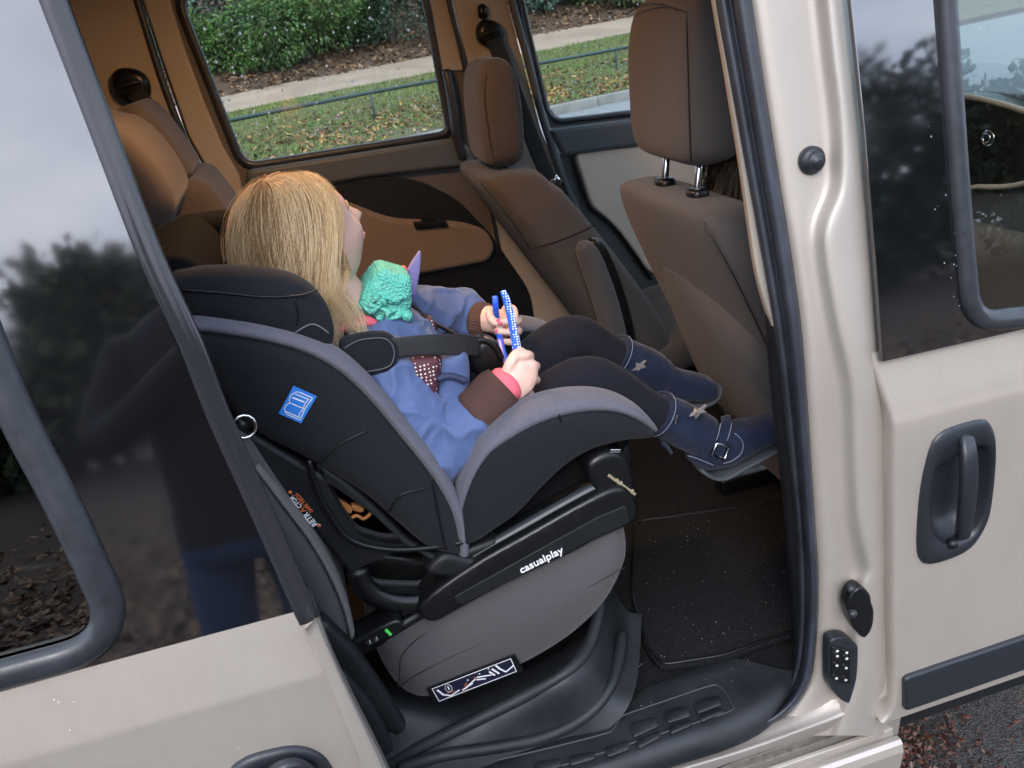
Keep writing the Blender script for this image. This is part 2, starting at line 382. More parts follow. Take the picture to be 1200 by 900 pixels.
M['white'] = mat('white print', (.78, .78, .80), .5)
M['orange'] = mat('orange print', (.70, .16, .04), .5)
M['blue'] = mat('blue sticker', (.03, .19, .62), .35)
M['green'] = mat('green indicator', (.10, .75, .12), .3)
M['navy'] = mat('navy label print', (.012, .014, .035), .4)
M['redprint'] = mat('red brown print', (.28, .07, .04), .5)
M['orangebrown'] = mat('orange plastic part', (.50, .21, .07), .45)
# ------------------------------------------------------------------ the van: near side
ZB = 1.07; KT = 0.18
van = empty('van', (0.9, .9, 0), 'champagne beige van with its sliding side door open, seen from close up', 'van')
def qb(px, py, y):
    """point on the body side: upright below the belt line, leaning inwards above it"""
    w = q(px, py, y)
    return w if w.z <= ZB else q(px, py, y, k=KT, zb=ZB)
def interp(tab, t):
    """piecewise linear table [(t, v), ...]"""
    if t <= tab[0][0]: return tab[0][1]
    for (a, b), (c, d) in zip(tab, tab[1:]):
        if t <= c: return b + (d - b) * (t - a) / (c - a)
    return tab[-1][1]
def smooth_tab(tab, n=6):
    p = cr_spline([V((a, b)) for a, b in tab], n); return [(v.x, v.y) for v in p]
def inside(p, poly):
    r = False
    for a, b in zip(poly, poly[1:] + poly[:1]):
        if (a[1] > p[1]) != (b[1] > p[1]) and p[0] < (b[0] - a[0]) * (p[1] - a[1]) / (b[1] - a[1]) + a[0]: r = not r
    return r
def door_skin(name, edge_px, y0, prof, x_end, side, parent, hole=None, nx=240, nz=110, zmin=None):
    """curved painted door skin; edge_px is the visible vertical edge, prof maps height to inward offset"""
    e = [q(a, b, y0) for a, b in edge_px]; e.sort(key=lambda v: v.z); tab = smooth_tab([(v.z, v.x) for v in e], 5)
    z0, z1 = (zmin if zmin is not None else e[0].z), e[-1].z; vs_ = []; fs = []
    hp = [(v.x, v.z) for v in hole] if hole else None
    for i in range(nz + 1):
        z = z0 + (z1 - z0) * i / nz; xe = interp(tab, z); yy = y0 + interp(prof, z)
        cols = [(xe + side * .004, yy + .040), (xe + side * .001, yy + .012), (xe, yy + .006), (xe + side * .0015, yy + .002), (xe + side * .005, yy)]
        for j in range(1, nx + 1): cols.append((xe + side * .005 + (x_end - xe - side * .005) * (j / nx) ** 1.15, yy))
        vs_ += [V((a, b, z)) for a, b in cols]
    w = nx + 5
    for i in range(nz):
        for j in range(w - 1):
            a = i * w + j; f = (a, a + 1, a + w + 1, a + w)
            if hp and j > 6:
                c = (vs_[f[0]] + vs_[f[2]]) / 2
                if inside((c.x, c.z), hp): continue
            fs.append(f)
    o = obj(name, vs_, fs, M['paint'], parent); return o
def smstep(pts):
    return smooth_tab(pts, 5)
def bowl_handle(name, outer_px, inner_px, y, parent, depth=.034):
    """moulded bezel whose rim stands proud and whose middle sinks into the door"""
    o = outline([q(a, b, y) for a, b in outer_px], 5); i_ = outline([q(a, b, y) for a, b in inner_px], 5)
    # match counts: sample both by angle
    def by_angle(pts, n=64):
        c = V((sum(p.x for p in pts) / len(pts), y, sum(p.z for p in pts) / len(pts))); L_ = []
        for k in range(n):
            t = 2 * math.pi * k / n; d = V((math.cos(t), 0, math.sin(t))); best = 0
            for a, b in zip(pts, pts[1:] + pts[:1]):
                ex, ez = b.x - a.x, b.z - a.z; den = d.x * ez - d.z * ex
                if abs(den) < 1e-12: continue
                s = ((a.x - c.x) * ez - (a.z - c.z) * ex) / den; u = ((a.x - c.x) * d.z - (a.z - c.z) * d.x) / den
                if -1e-6 <= u <= 1 + 1e-6 and s > best: best = s
            L_.append(c + d * best)
        return L_
    c1 = V((sum(p.x for p in i_) / len(i_), y, sum(p.z for p in i_) / len(i_)))
    A = by_angle(o); B = by_angle(i_); R_ = []
    def ring(P_, yy, sc=1.0): return [V((c1.x + (p.x - c1.x) * sc, yy, c1.z + (p.z - c1.z) * sc)) for p in P_]
    R_.append(ring(A, y + .006, 1.01)); R_.append(ring(A, y - .003, 1.0)); R_.append(ring(A, y - .007, .97))
    mid = [a * .5 + b * .5 for a, b in zip(A, B)]
    R_.append(ring(mid, y - .009)); R_.append(ring(B, y - .007, 1.0)); R_.append(ring(B, y - .001, .96)); R_.append(ring(B, y + depth * .6, .86)); R_.append(ring(B, y + depth, .66)); R_.append(ring(B, y + depth * 1.06, .3))
    v, f = rings_mesh(R_); f = f[:-2] + [f[-1]]
    return obj(name, v, f, M['handleplastic'], parent)

# front door ---------------------------------------------------------------
fd_edge = [(1035, 423), (1044, 470), (1048, 500), (1048, 567), (1049, 640), (1049, 733), (1051, 787), (1048, 835), (1038, 853)]
fd_prof = smstep([(.28, .045), (.33, .016), (.38, .008), (.46, .005), (.60, .004), (.85, .002), (.955, .0), (.975, .003), (1.0, .009), (1.075, .030)])
H_OUT = [(1075, 650), (1074, 619), (1078, 570), (1088, 523), (1098, 507), (1119, 497), (1150, 490), (1160, 499), (1164, 517), (1162, 559), (1157, 600), (1147, 624), (1133, 642), (1110, 654), (1085, 660)]
H_IN = [(1089, 618), (1088, 575), (1094, 547), (1117, 532), (1143, 520), (1158, 524), (1158, 560), (1151, 598), (1140, 622), (1122, 634), (1102, 636)]
front_door = door_skin('front_door', fd_edge, 0.0, fd_prof, 2.25, 1, van, hole=outline([q(a, b, 0) for a, b in [(1081, 646), (1082, 575), (1095, 525), (1120, 505), (1150, 495), (1160, 515), (1156, 596), (1131, 640), (1095, 655)]], 4))
hb = bowl_handle('door_handle', H_OUT, H_IN, .003, front_door)
v1, f1 = tube_data([q(1132, 512, -.006), q(1135, 530, -.022), q(1136, 560, -.028), q(1133, 592, -.026), q(1129, 617, -.012), q(1128, 630, .008)], [.0115, .0125, .0135, .013, .012, .011], [.007, .008, .008, .008, .008, .008], n=16, e=3.4, side=(1, 0, 0))
g_ = obj('handle_grip', v1, f1, M['handleplastic'], hb); mods(g_, subsurf=1)
o = tube('lock_barrel', [q(1116, 637, -.006), q(1116, 637, .012)], .0085, M['satinblack'], hb, n=20)
# cladding strip
def clad(name, pts, y, parent, t=.010):
    P_ = Plane(y); return panel(name, P_, round_poly([P_.px(a, b) for a, b in pts], .006), [], .02, .005, M['handleplastic'], parent, h=t)
PCL = Plane(.008); _a, _b = PCL.px(1055, 790), PCL.px(1056, 829); _c = PCL.px(1230, 731)
panel('side_moulding', PCL, round_poly([_a, V((2.24, _a.y + (2.24 - _a.x) * (_c.y - _a.y) / (_c.x - _a.x))), V((2.24, _b.y + (2.24 - _b.x) * (_c.y - _a.y) / (_c.x - _a.x))), _b], [.012, .004, .004, .008]), [], .02, .005, M['handleplastic'], front_door, h=.012)
# upper part: film, window, gasket
UPF = Plane(.012, KT, ZB)
def prect(pl, pts, r): return round_poly([pl.px(a, b) for a, b in pts], r, 7)
def offs(loop, d):
    """grow a 2-D loop outwards by d"""
    s = sum(a.x * b.y - b.x * a.y for a, b in zip(loop, loop[1:] + loop[:1])); out = []; m = len(loop)
    for i in range(m):
        t = loop[(i + 1) % m] - loop[i - 1]
        n_ = V((t.y, -t.x)).normalized() * (1 if s > 0 else -1); out.append(loop[i] + n_ * d)
    return out
W1 = prect(UPF, [(1111, -120), (1120, 20), (1136, 250), (1147, 368), (1290, 352), (1900, 180), (1900, -400), (1300, -420), (1125, -260)], [.03, .3, .3, .035, .1, .1, .2, .2, .05])
filmloop = [UPF.px(a, b) for a, b in [(985, -170), (997, 0), (1013, 150), (1026, 300), (1035, 424), (1200, 386), (2100, 130), (2100, -500), (1300, -560), (985, -400)]]
panel('window_film', UPF, filmloop, [offs(W1, .008)], .008, .0012, M['film'], front_door, h=.0)
def gasket(name, pl, loop, w, parent, h=.004, d=.008, mt=None):
    path = [pl.w(p, h) for p in loop]; path = path + [path[0], path[1]]; n_ = pl.n
    R_ = []
    for i in range(len(path) - 1):
        t = (path[(i + 1)] - path[i - 1 if i else -3]).normalized(); s = t.cross(n_).normalized(); c = path[i]
        R_.append([c + s * w - n_ * .006, c + s * w * .96 + n_ * d * .35, c + s * w * .6 + n_ * d * .9, c + n_ * d, c - s * w * .55 + n_ * d * .7, c - s * w * .95 - n_ * d * .1, c - s * w - n_ * .010])
    R_[-1] = R_[0]
    v, f = rings_mesh(R_, closed=False, cap=False); return obj(name, v, f, mt or M['gasket'], parent)
gasket('window_gasket', UPF, offs(W1, .012), .0145, front_door)
def pane(name, pl, loop, parent, mt, h=-.006): return panel(name, pl, loop, [], .004, .0003, mt, parent, h=h)
pane('window_pane', UPF, offs(W1, .006), front_door, M['sideglass'])

# B pillar jamb ---------------------------------------------------------------
rows = [(-330, 829, 922, 952), (-200, 850, 938, 969), (-60, 872, 955, 988), (0, 882, 963, 996), (67, 892, 970, 1003), (133, 902, 978, 1010), (190, 911, 981, 1017), (225, 916, 978, 1020), (262, 922, 964, 1024), (300, 928, 963, 1026), (383, 940, 977, 1033), (450, 945, 992, 1042), (520, 949, 995, 1048), (600, 955, 999, 1049), (640, 958, 1006, 1049), (668, 960, 1012, 1049), (690, 960, 1004, 1049), (740, 959, 1000, 1049), (790, 954, 998, 1050), (815, 942, 992, 1048), (838, 925, 984, 1044), (862, 902, 976, 1040)]
jc = []
for py, Lx, Mx, Rx in rows:
    deep = .036 if (py < 240 or py > 320) else .030
    cols = [(Lx - 16, .088), (Lx - 4, .062), (Lx + 6, .052), ((Lx * 2 + Mx) / 3, .048), (Mx - 14, .049), (Mx - 6, .044), (Mx + 3, .027), (Mx + 9, .020), ((Mx + Rx) / 2, .020), (Rx - 11, .027), (Rx - 4, .040), (Rx + 3, .060), (Rx + 12, .08)]
    jc.append([qb(a, py, y) for a, y in cols])
cols_t = list(zip(*jc)); cols_t = [cr_spline(list(c), 4) for c in cols_t]; rings = [list(r) for r in zip(*cols_t)]
v, f = rings_mesh(rings, closed=False, cap=False); jamb = obj('door_pillar', v, f, M['jamb'], van); mods(jamb, subsurf=1)
# rubber bump stop
c = qb(951, 188, .046)
for r_, y_, nm in ((.0185, .0, 'rubber_stop'),):
    R_ = []
    for rr, yy in ((.0185, .004), (.0185, -.003), (.016, -.007), (.0135, -.008), (.0125, -.0125), (.0105, -.015), (.008, -.0145), (.007, -.018), (.004, -.0195)): R_.append(superring(c + V((0, yy, 0)), V((rr, 0, 0)), V((0, 0, rr)), 2, 28))
    v, f = rings_mesh(R_); obj(nm, v, f, M['handleplastic'], jamb)
# latch striker
def lump(name, pts, y, h, parent, mt, n=5, r=.006):
    pr = outline([q(a, b, y) for a, b in pts], n); return fix_normals(obj(name, *slab_data(pr, y - h, r), mt, parent))
st = lump('guide_block', [(992, 680), (1000, 678), (1008, 686), (1010, 695), (1013, 706), (1011, 724), (1003, 736), (996, 733), (988, 720), (983, 703), (985, 690)], .040, .026, jamb, M['satinblack'], r=.005)
o = tube('bolt', [q(997, 690, .018), q(997, 690, .008)], .0065, M['handleplastic'], st, n=16)
o = tube('bolt', [q(999, 719, .018), q(999, 719, .007)], .0075, M['handleplastic'], st, n=16)
# electric contact plate
cp = lump('contact_plate', [(966, 740), (982, 737), (993, 744), (1004, 756), (1008, 764), (1008, 800), (1006, 814), (996, 817), (978, 811), (965, 796), (963, 780), (963, 752)], .046, .022, jamb, M['handleplastic'], r=.004)
PC = Plane(.0215); panel('contact_recess', PC, round_poly([PC.px(a, b) for a, b in [(974, 757), (996, 762), (996, 802), (974, 797)]], .006), [], .004, .001, M['satinblack'], cp, h=.0015)
for a, b in [(981, 763), (992, 765), (981, 769), (992, 772), (980.5, 780), (991.5, 783), (980, 795), (991, 797)]:
    tube('contact_pin', [q(a, b, .021), q(a, b, .0165)], .0031, M['steel'], cp, n=12)

# rubber seal round the door opening ------------------------------------------
sealrows = [(786, -330, 829, -330), (808, -200, 851, -200), (832, -60, 873, -60), (838, 0, 882, 0), (856, 100, 897, 100), (874, 200, 913, 200), (892, 300, 929, 300), (907, 385, 941, 392), (918, 470, 948, 480), (926, 545, 952, 550), (932, 610, 956, 610), (936, 680, 960, 680), (935, 745, 958, 745), (928, 790, 950, 800), (912, 818, 926, 835), (880, 840, 884, 858), (800, 865, 801, 883), (700, 893, 702, 913), (600, 922, 602, 943), (480, 955, 482, 977)]
prof_seal = [(0, .115), (.02, .100), (.08, .082), (.2, .074), (.3, .074), (.36, .080), (.41, .080), (.46, .066), (.58, .046), (.75, .040), (.9, .046), (1.0, .064)]
R_ = []
for (ax, ay, bx, by) in sealrows: R_.append([qb(ax + (bx - ax) * t, ay + (by - ay) * t, y) for t, y in prof_seal])
cl = [cr_spline(list(c), 4) for c in zip(*R_)]; v, f = rings_mesh([list(r) for r in zip(*cl)], closed=False, cap=False)
seal = obj('door_seal', v, f, M['rubber'], van)
# inner pillar trim (pale strip beside the seal) and dark lower trim
R_ = []
for py, a, b in [(-330, 780, 788), (-200, 802, 810), (-60, 826, 834), (0, 836, 844), (100, 853, 862), (200, 869, 880), (300, 883, 899), (345, 893, 906), (382, 905, 909)]:
    R_.append([qb(a - 3, py, .16), qb(a, py, .118), qb(a + 1.5, py, .113), qb(b, py, .112), qb(b + 14, py, .12)])
cl = [cr_spline(list(c), 3) for c in zip(*R_)]; v, f = rings_mesh([list(r) for r in zip(*cl)], closed=False, cap=False); obj('pillar_trim', v, f, M['trim'], van)
R_ = []
for py, a, b in [(300, 893, 905), (345, 897, 912), (385, 899, 920), (470, 906, 930), (560, 916, 940), (650, 924, 948), (745, 930, 955), (790, 920, 950)]:
    R_.append([qb(a - 2, py, .19), qb(a, py, .15), qb(a + 4, py, .135), qb(b, py, .125), qb(b + 14, py, .12)])
cl = [cr_spline(list(c), 3) for c in zip(*R_)]; v, f = rings_mesh([list(r) for r in zip(*cl)], closed=False, cap=False); obj('lower_pillar_trim', v, f, M['blackplastic'], van)

# painted sill and the rail under it -------------------------------------------
R_ = []
for (ax, ay, bx, by) in [(990, 770, 1054, 790), (962, 806, 1046, 812), (935, 830, 1000, 835), (884, 853, 940, 857), (800, 879, 880, 879), (700, 908, 790, 906), (600, 938, 690, 936), (480, 972, 560, 975)]:
    m_ = lambda t, y: q(ax + (bx - ax) * t, ay + (by - ay) * t + 12 * t * (1 - t), y)
    R_.append([q(ax - 6, ay - 4, .085), m_(0, .068), m_(.12, .054), m_(.4, .044), m_(.7, .032), m_(.9, .024), m_(1, .026), q(bx + 4, by + 8, .045), q(bx + 4, by + 9, .10)])
cl = [cr_spline(list(c), 4) for c in zip(*R_)]; v, f = rings_mesh([list(r) for r in zip(*cl)], closed=False, cap=False); sill = obj('sill', v, f, M['jamb'], van)
zr = q(980, 880, .02).z
railm = M['steel']
def xbar(name, x0, x1, prof, mt, parent):
    R_ = [[V((x, y, z)) for y, z in prof] for x in (x0, x1)]; v, f = rings_mesh(R_, closed=True, cap=True); o = fix_normals(obj(name, v, f, mt, parent, smooth=False)); return o
XR = q(1046, 848, .02).x
rocker = xbar('rocker_panel', -.9, XR + .02, [(.008, zr - .045), (.012, zr - .030), (.018, zr - .024), (.028, zr - .024), (.030, zr - .032), (.037, zr - .032), (.039, zr - .020), (.047, zr - .018), (.049, zr - .028), (.11, zr - .022), (.11, zr - .16), (.04, zr - .15), (.012, zr - .09)], M['paint'], van); mods(rocker, bevel=.002)
xbar('slide_rail', -.9, XR - .0, [(.052, zr - .012), (.052, zr - .006), (.075, zr - .004), (.105, zr - .004), (.105, zr - .012)], M['steel'], van)
tube('rail_gasket', [q(820, 905, .055), q(850, 890, .05), q(890, 876, .048), q(925, 863, .05), q(940, 858, .06)], .009, M['rubber'], van, res=5)
xbar('underbody', -1.5, 2.6, [(.11, zr - .02), (1.66, zr - .02), (1.66, zr - .12), (.11, zr - .12)], M['blackplastic'], van)

# sliding door (pushed back, standing proud of the body) --------------------------
YS = -.09
SLZ = q(180, 779, YS).z
sd_edge = [(368, 724), (378, 745), (391, 775), (410, 817), (430, 858), (451, 900), (490, 985), (520, 1060)]
e_top = q(368, 724, YS).z
sd_prof = smstep([(.35, .04), (.45, .012), (.6, .006), (e_top - .105, .003), (e_top - .088, .002), (e_top - .065, .006), (e_top, .020), (e_top + .02, .026)])
SO = [(268, 905), (285, 888), (310, 879), (345, 873), (372, 880), (388, 897), (395, 925), (380, 965), (330, 990), (285, 985), (262, 950)]
SI = [(283, 925), (300, 903), (330, 892), (362, 893), (376, 912), (372, 950), (330, 972), (290, 962)]
sd = door_skin('sliding_door', sd_edge, YS, sd_prof, -1.1, -1, van, hole=outline([q(a, b, YS) for a, b in [(275, 915), (290, 895), (345, 882), (380, 895), (385, 940), (340, 980), (285, 975)]], 4))
tag(sd, 'open sliding door with black glass panel pushed back at the left', None)
hb2 = bowl_handle('door_handle', SO, SI, YS + .004, sd, depth=.03)
tube('handle_grip', [q(300, 940, YS - .01), q(318, 905, YS - .022), q(345, 895, YS - .024), q(368, 905, YS - .01)], .008, M['handleplastic'], hb2, rb=.006, n=12, res=3, side=(0, 1, 0))
# raised lip along the leading edge
lipc = [(358, 738, 371, 724), (367, 757, 379, 745), (383, 797, 394, 780), (402, 845, 412, 820), (423, 897, 441, 880), (455, 975, 480, 965)]
R_ = []
for ax, ay, bx, by in lipc:
    R_.append([q(ax - 2, ay, YS + .010), q(ax, ay, YS - .001), q(ax + 2, ay, YS - .004), q(bx - 2, by, YS - .005), q(bx, by, YS - .002), q(bx + 1, by, YS + .014), q(bx - 2, by, YS + .04)])
v, f = rings_mesh(R_, closed=False, cap=False); f.append(tuple(range(7))); mods(obj('edge_lip', v, f, M['paint'], sd), subsurf=1)
UPS = Plane(YS + .020, KT, SLZ)
W2 = prect(UPS, [(-210, -40), (0, 490), (60, 600), (125, 742), (0, 776), (-420, 890), (-900, 700), (-900, 0), (-500, -100)], [.1, .3, .3, .05, .3, .1, .1, .1, .1])
fl2 = [UPS.px(a, b) for a, b in [(-25, -200), (50, 0), (160, 292), (206, 400), (240, 480), (294, 600), (352, 733), (180, 779), (0, 827), (-700, 1010), (-1200, 700), (-900, -300)]]
panel('window_film', UPS, fl2, [offs(W2, .010)], .008, .0012, M['film'], sd, h=.0)
gasket('window_gasket', UPS, offs(W2, .015), .0175, sd, d=.009)
pane('window_pane', UPS, offs(W2, .006), sd, M['darkglass'])
tube('edge_trim', [UPS.w(UPS.px(a, b), -.003) for a, b in [(-15, -200), (62, 0), (119, 150), (176, 300), (222, 400), (257, 490), (309, 606), (362, 728)]], .0125, M['trimgloss'], sd, rb=.006, n=20, e=2.6, res=4, side=(1, .12, 0))
# rear quarter of the near side, behind the open door
PQ = Plane(.03); panel('quarter_panel', PQ, [V((-1.5, .42)), V((.05, .42)), V((.0, 1.05)), V((-.05, 1.75)), V((-1.5, 1.75))], [], .03, .004, M['jamb'], van)
# ------------------------------------------------------------------ the van: shell, floor and far side
YF = 1.68; FAR = Plane(YF)
def fpanel(name, pts, mt, parent, holes=(), h=0.0, thick=.03, bevel=.005, r=.01, pl=FAR):
    return panel(name, pl, round_poly([pl.px(a, b) for a, b in pts], r), list(holes), thick, bevel, mt, parent, h=h)
def fpath(pts, h): return [FAR.w(FAR.px(a, b), h) for a, b in pts]
roof = obj('roof', *box_data((.12, .88, 1.86), (1.65, .80, .012)), M['headliner'], van, smooth=False)
mods(obj('roof_skin', *box_data((.12, .87, 1.905), (1.68, .84, .028)), M['paint'], van), bevel=.02)
obj('rear_wall', *box_data((-1.52, .88, 1.15), (.015, .80, .72)), M['trim'], van, smooth=False)
for nm, y_ in (('roof_rail', .145), ('roof_rail', 1.63)):
    obj(nm, *box_data((.12, y_, 1.80), (1.65, .05, .06)), M['headliner'], van, smooth=False)
# floor
fl = obj('cabin_floor', *box_data((.6, .88, .425), (2.1, .78, .02)), M['carpet'], van, smooth=False)
# quarter trim, rear of far side
fpanel('quarter_trim', [(-260, -300), (95, -300), (140, -60), (158, 0), (187, 87), (213, 160), (236, 203), (270, 255), (300, 330), (330, 520), (-400, 620)], M['trim'], van, h=.01)
fs_door = fpanel('far_sliding_door', [(112, -250), (165, 0), (193, 85), (219, 160), (243, 203), (282, 252), (330, 345), (345, 560), (650, 480), (563, 200), (548, 90), (524, 0), (470, -250)], M['browntrim'], van, holes=[round_poly([FAR.px(a, b) for a, b in [(206, -12), (486, -52), (498, 0), (529, 158), (283, 197)]], [.05, .04, .05, .05, .05], 6)], h=0.0, r=.004)
tag(fs_door, 'closed sliding door on the far side', None)
tube('door_seal', fpath([(98, -250), (152, -20), (161, 0), (188, 87), (215, 160), (238, 204), (276, 256), (312, 320)], .008), .011, M['rubber'], fs_door, rb=.010, res=4)
# upright door pillar trim between seal and window (pale)
fpanel('pillar_trim', [(118, -250), (168, 0), (196, 85), (222, 160), (246, 202), (284, 252), (288, 240), (281, 205), (262, 172), (240, 120), (218, 60), (204, 15), (196, -20), (190, -250)], M['trim'], fs_door, h=.014, thick=.02, bevel=.006, r=.004)
fpanel('roof_trim', [(190, -250), (197, -16), (490, -56), (470, -250)], M['trim'], fs_door, h=.012, thick=.02)
fpanel('rear_pillar_trim', [(486, -250), (500, -2), (515, 83), (543, 83), (523, 0), (475, -250)], M['trim'], fs_door, h=.012, thick=.02)
WF = round_poly([FAR.px(a, b) for a, b in [(210, -6), (482, -46), (496, 0), (524, 154), (287, 192)]], [.05, .04, .05, .03, .04], 6)
pane('window_pane', FAR, offs(WF, .012), fs_door, M['glass'], h=-.016)
gasket('window_gasket', FAR, offs(WF, .010), .014, fs_door, h=.004, d=.012, mt=M['rubber'])
fpanel('door_ledge', [(288, 198), (532, 160), (548, 170), (556, 192), (430, 206), (292, 232)], M['greytrim'], fs_door, h=.035, thick=.04, bevel=.012, r=.02)
fpanel('door_pocket', [(300, 255), (388, 211), (440, 204), (490, 210), (535, 232), (575, 275), (620, 340), (640, 470), (330, 560)], M['blackplastic'], fs_door, h=.018, thick=.01, bevel=.003, r=.05)
ins = fpanel('door_insert', [(330, 232), (385, 228), (410, 236), (455, 254), (540, 258), (568, 268), (577, 287), (570, 303), (490, 318), (340, 345)], M['brownfab'], fs_door, h=.045, thick=.05, bevel=.014, r=.05)
fpanel('pull_handle', [(481, 257), (519, 255), (522, 262), (484, 265)], M['satinblack'], fs_door, h=.056, thick=.02, bevel=.004, r=.006)
fpanel('pull_latch', [(491, 250), (508, 249), (509, 258), (492, 259)], M['satinblack'], fs_door, h=.050, thick=.02, bevel=.003, r=.004)
# pillar between the far doors
pil = fpanel('centre_pillar', [(500, -250), (522, -20), (530, 0), (549, 85), (566, 200), (600, 420), (740, 420), (668, 240), (632, 150), (592, 0), (560, -250)], M['trim'], van, h=.016, r=.004)
tube('door_seal', fpath([(494, -150), (524, 0), (534, 40), (546, 85), (560, 170), (585, 300)], .018), .007, M['rubber'], pil, res=4)
tube('buffer_strip', fpath([(521, 83), (524, 100), (529, 130), (533, 160), (540, 184)], .03), [.012, .022, .028, .026, .016], M['rubber'], pil, rb=.015, res=4)
tube('door_seal', fpath([(560, -150), (597, 0), (616, 70), (634, 140), (660, 215), (700, 300)], .022), .012, M['greytrim'], pil, res=4)
# front far door
ffd = fpanel('far_front_door', [(570, -250), (604, 0), (623, 70), (642, 140), (650, 165), (672, 235), (720, 330), (800, 420), (1500, 330), (1500, -250)], M['greytrim'], van, holes=[round_poly([FAR.px(a, b) for a, b in [(575, -180), (612, 0), (646, 143), (1000, 100), (1400, 60), (1350, -200)]], [.05, .05, .06, .1, .1, .1], 6)], h=0.0, r=.004)
tag(ffd, 'closed front door on the far side', None)
WG = round_poly([FAR.px(a, b) for a, b in [(580, -180), (613, 0), (645, 141), (1000, 98), (1395, 58), (1345, -195)]], [.05, .05, .05, .1, .1, .1], 6)
pane('window_pane', FAR, offs(WG, .012), ffd, M['glass'], h=-.016); gasket('window_gasket', FAR, offs(WG, .006), .009, ffd, h=.004, d=.010, mt=M['rubber'])
fpanel('door_ledge', [(640, 150), (1000, 106), (1400, 60), (1400, 90), (1000, 138), (655, 182)], M['greytrim'], ffd, h=.04, thick=.05, bevel=.014, r=.02)
fpanel('door_insert', [(671, 180), (690, 174), (900, 152), (1200, 120), (1200, 300), (760, 320), (722, 268), (702, 249), (691, 241)], M['beigefab'], ffd, h=.024, thick=.03, bevel=.008, r=.03)
tube('insert_edge', fpath([(900, 149), (690, 171), (674, 175), (668, 184), (676, 210), (689, 242), (701, 251), (722, 271), (760, 325)], .018), .006, M['satinblack'], ffd, res=3)
# seat belts on the far pillars
def far_belt(par, ring_px, path_px, s=1.0):
    c = FAR.w(FAR.px(*ring_px), .035)
    R_ = []
    for rr, yy in ((1.0, .02), (1.0, -.004), (.85, -.014), (.55, -.018)): R_.append(superring(c + V((0, yy, 0)), V((.042 * s * rr, 0, -.012 * rr)), V((.008, 0, .040 * s * rr)), 2.4, 24))
    v, f = rings_mesh(R_); d = obj('belt_guide', v, f, M['satinblack'], par)
    tube('guide_slot', [c + V((-.028, -.02, .002)), c + V((.026, -.02, .008))], .007, M['blackplastic'], d, n=10)
    v, f = tube_data(cr_spline([FAR.w(FAR.px(a, b), h) for a, b, h in path_px], 5), .024, .0018, n=10, e=3.5, side=(1, 0, .35)); obj('belt_webbing', v, f, M['webbing'], par)
far_belt(pil, (571, 40), [(573, 46, .055), (585, 78, .07), (600, 120, .08), (630, 195, .08), (665, 268, .09), (720, 360, .1)], .92)
tube('belt_adjuster', fpath([(562, 8), (563, 20)], .03), .014, M['satinblack'], pil, n=12)
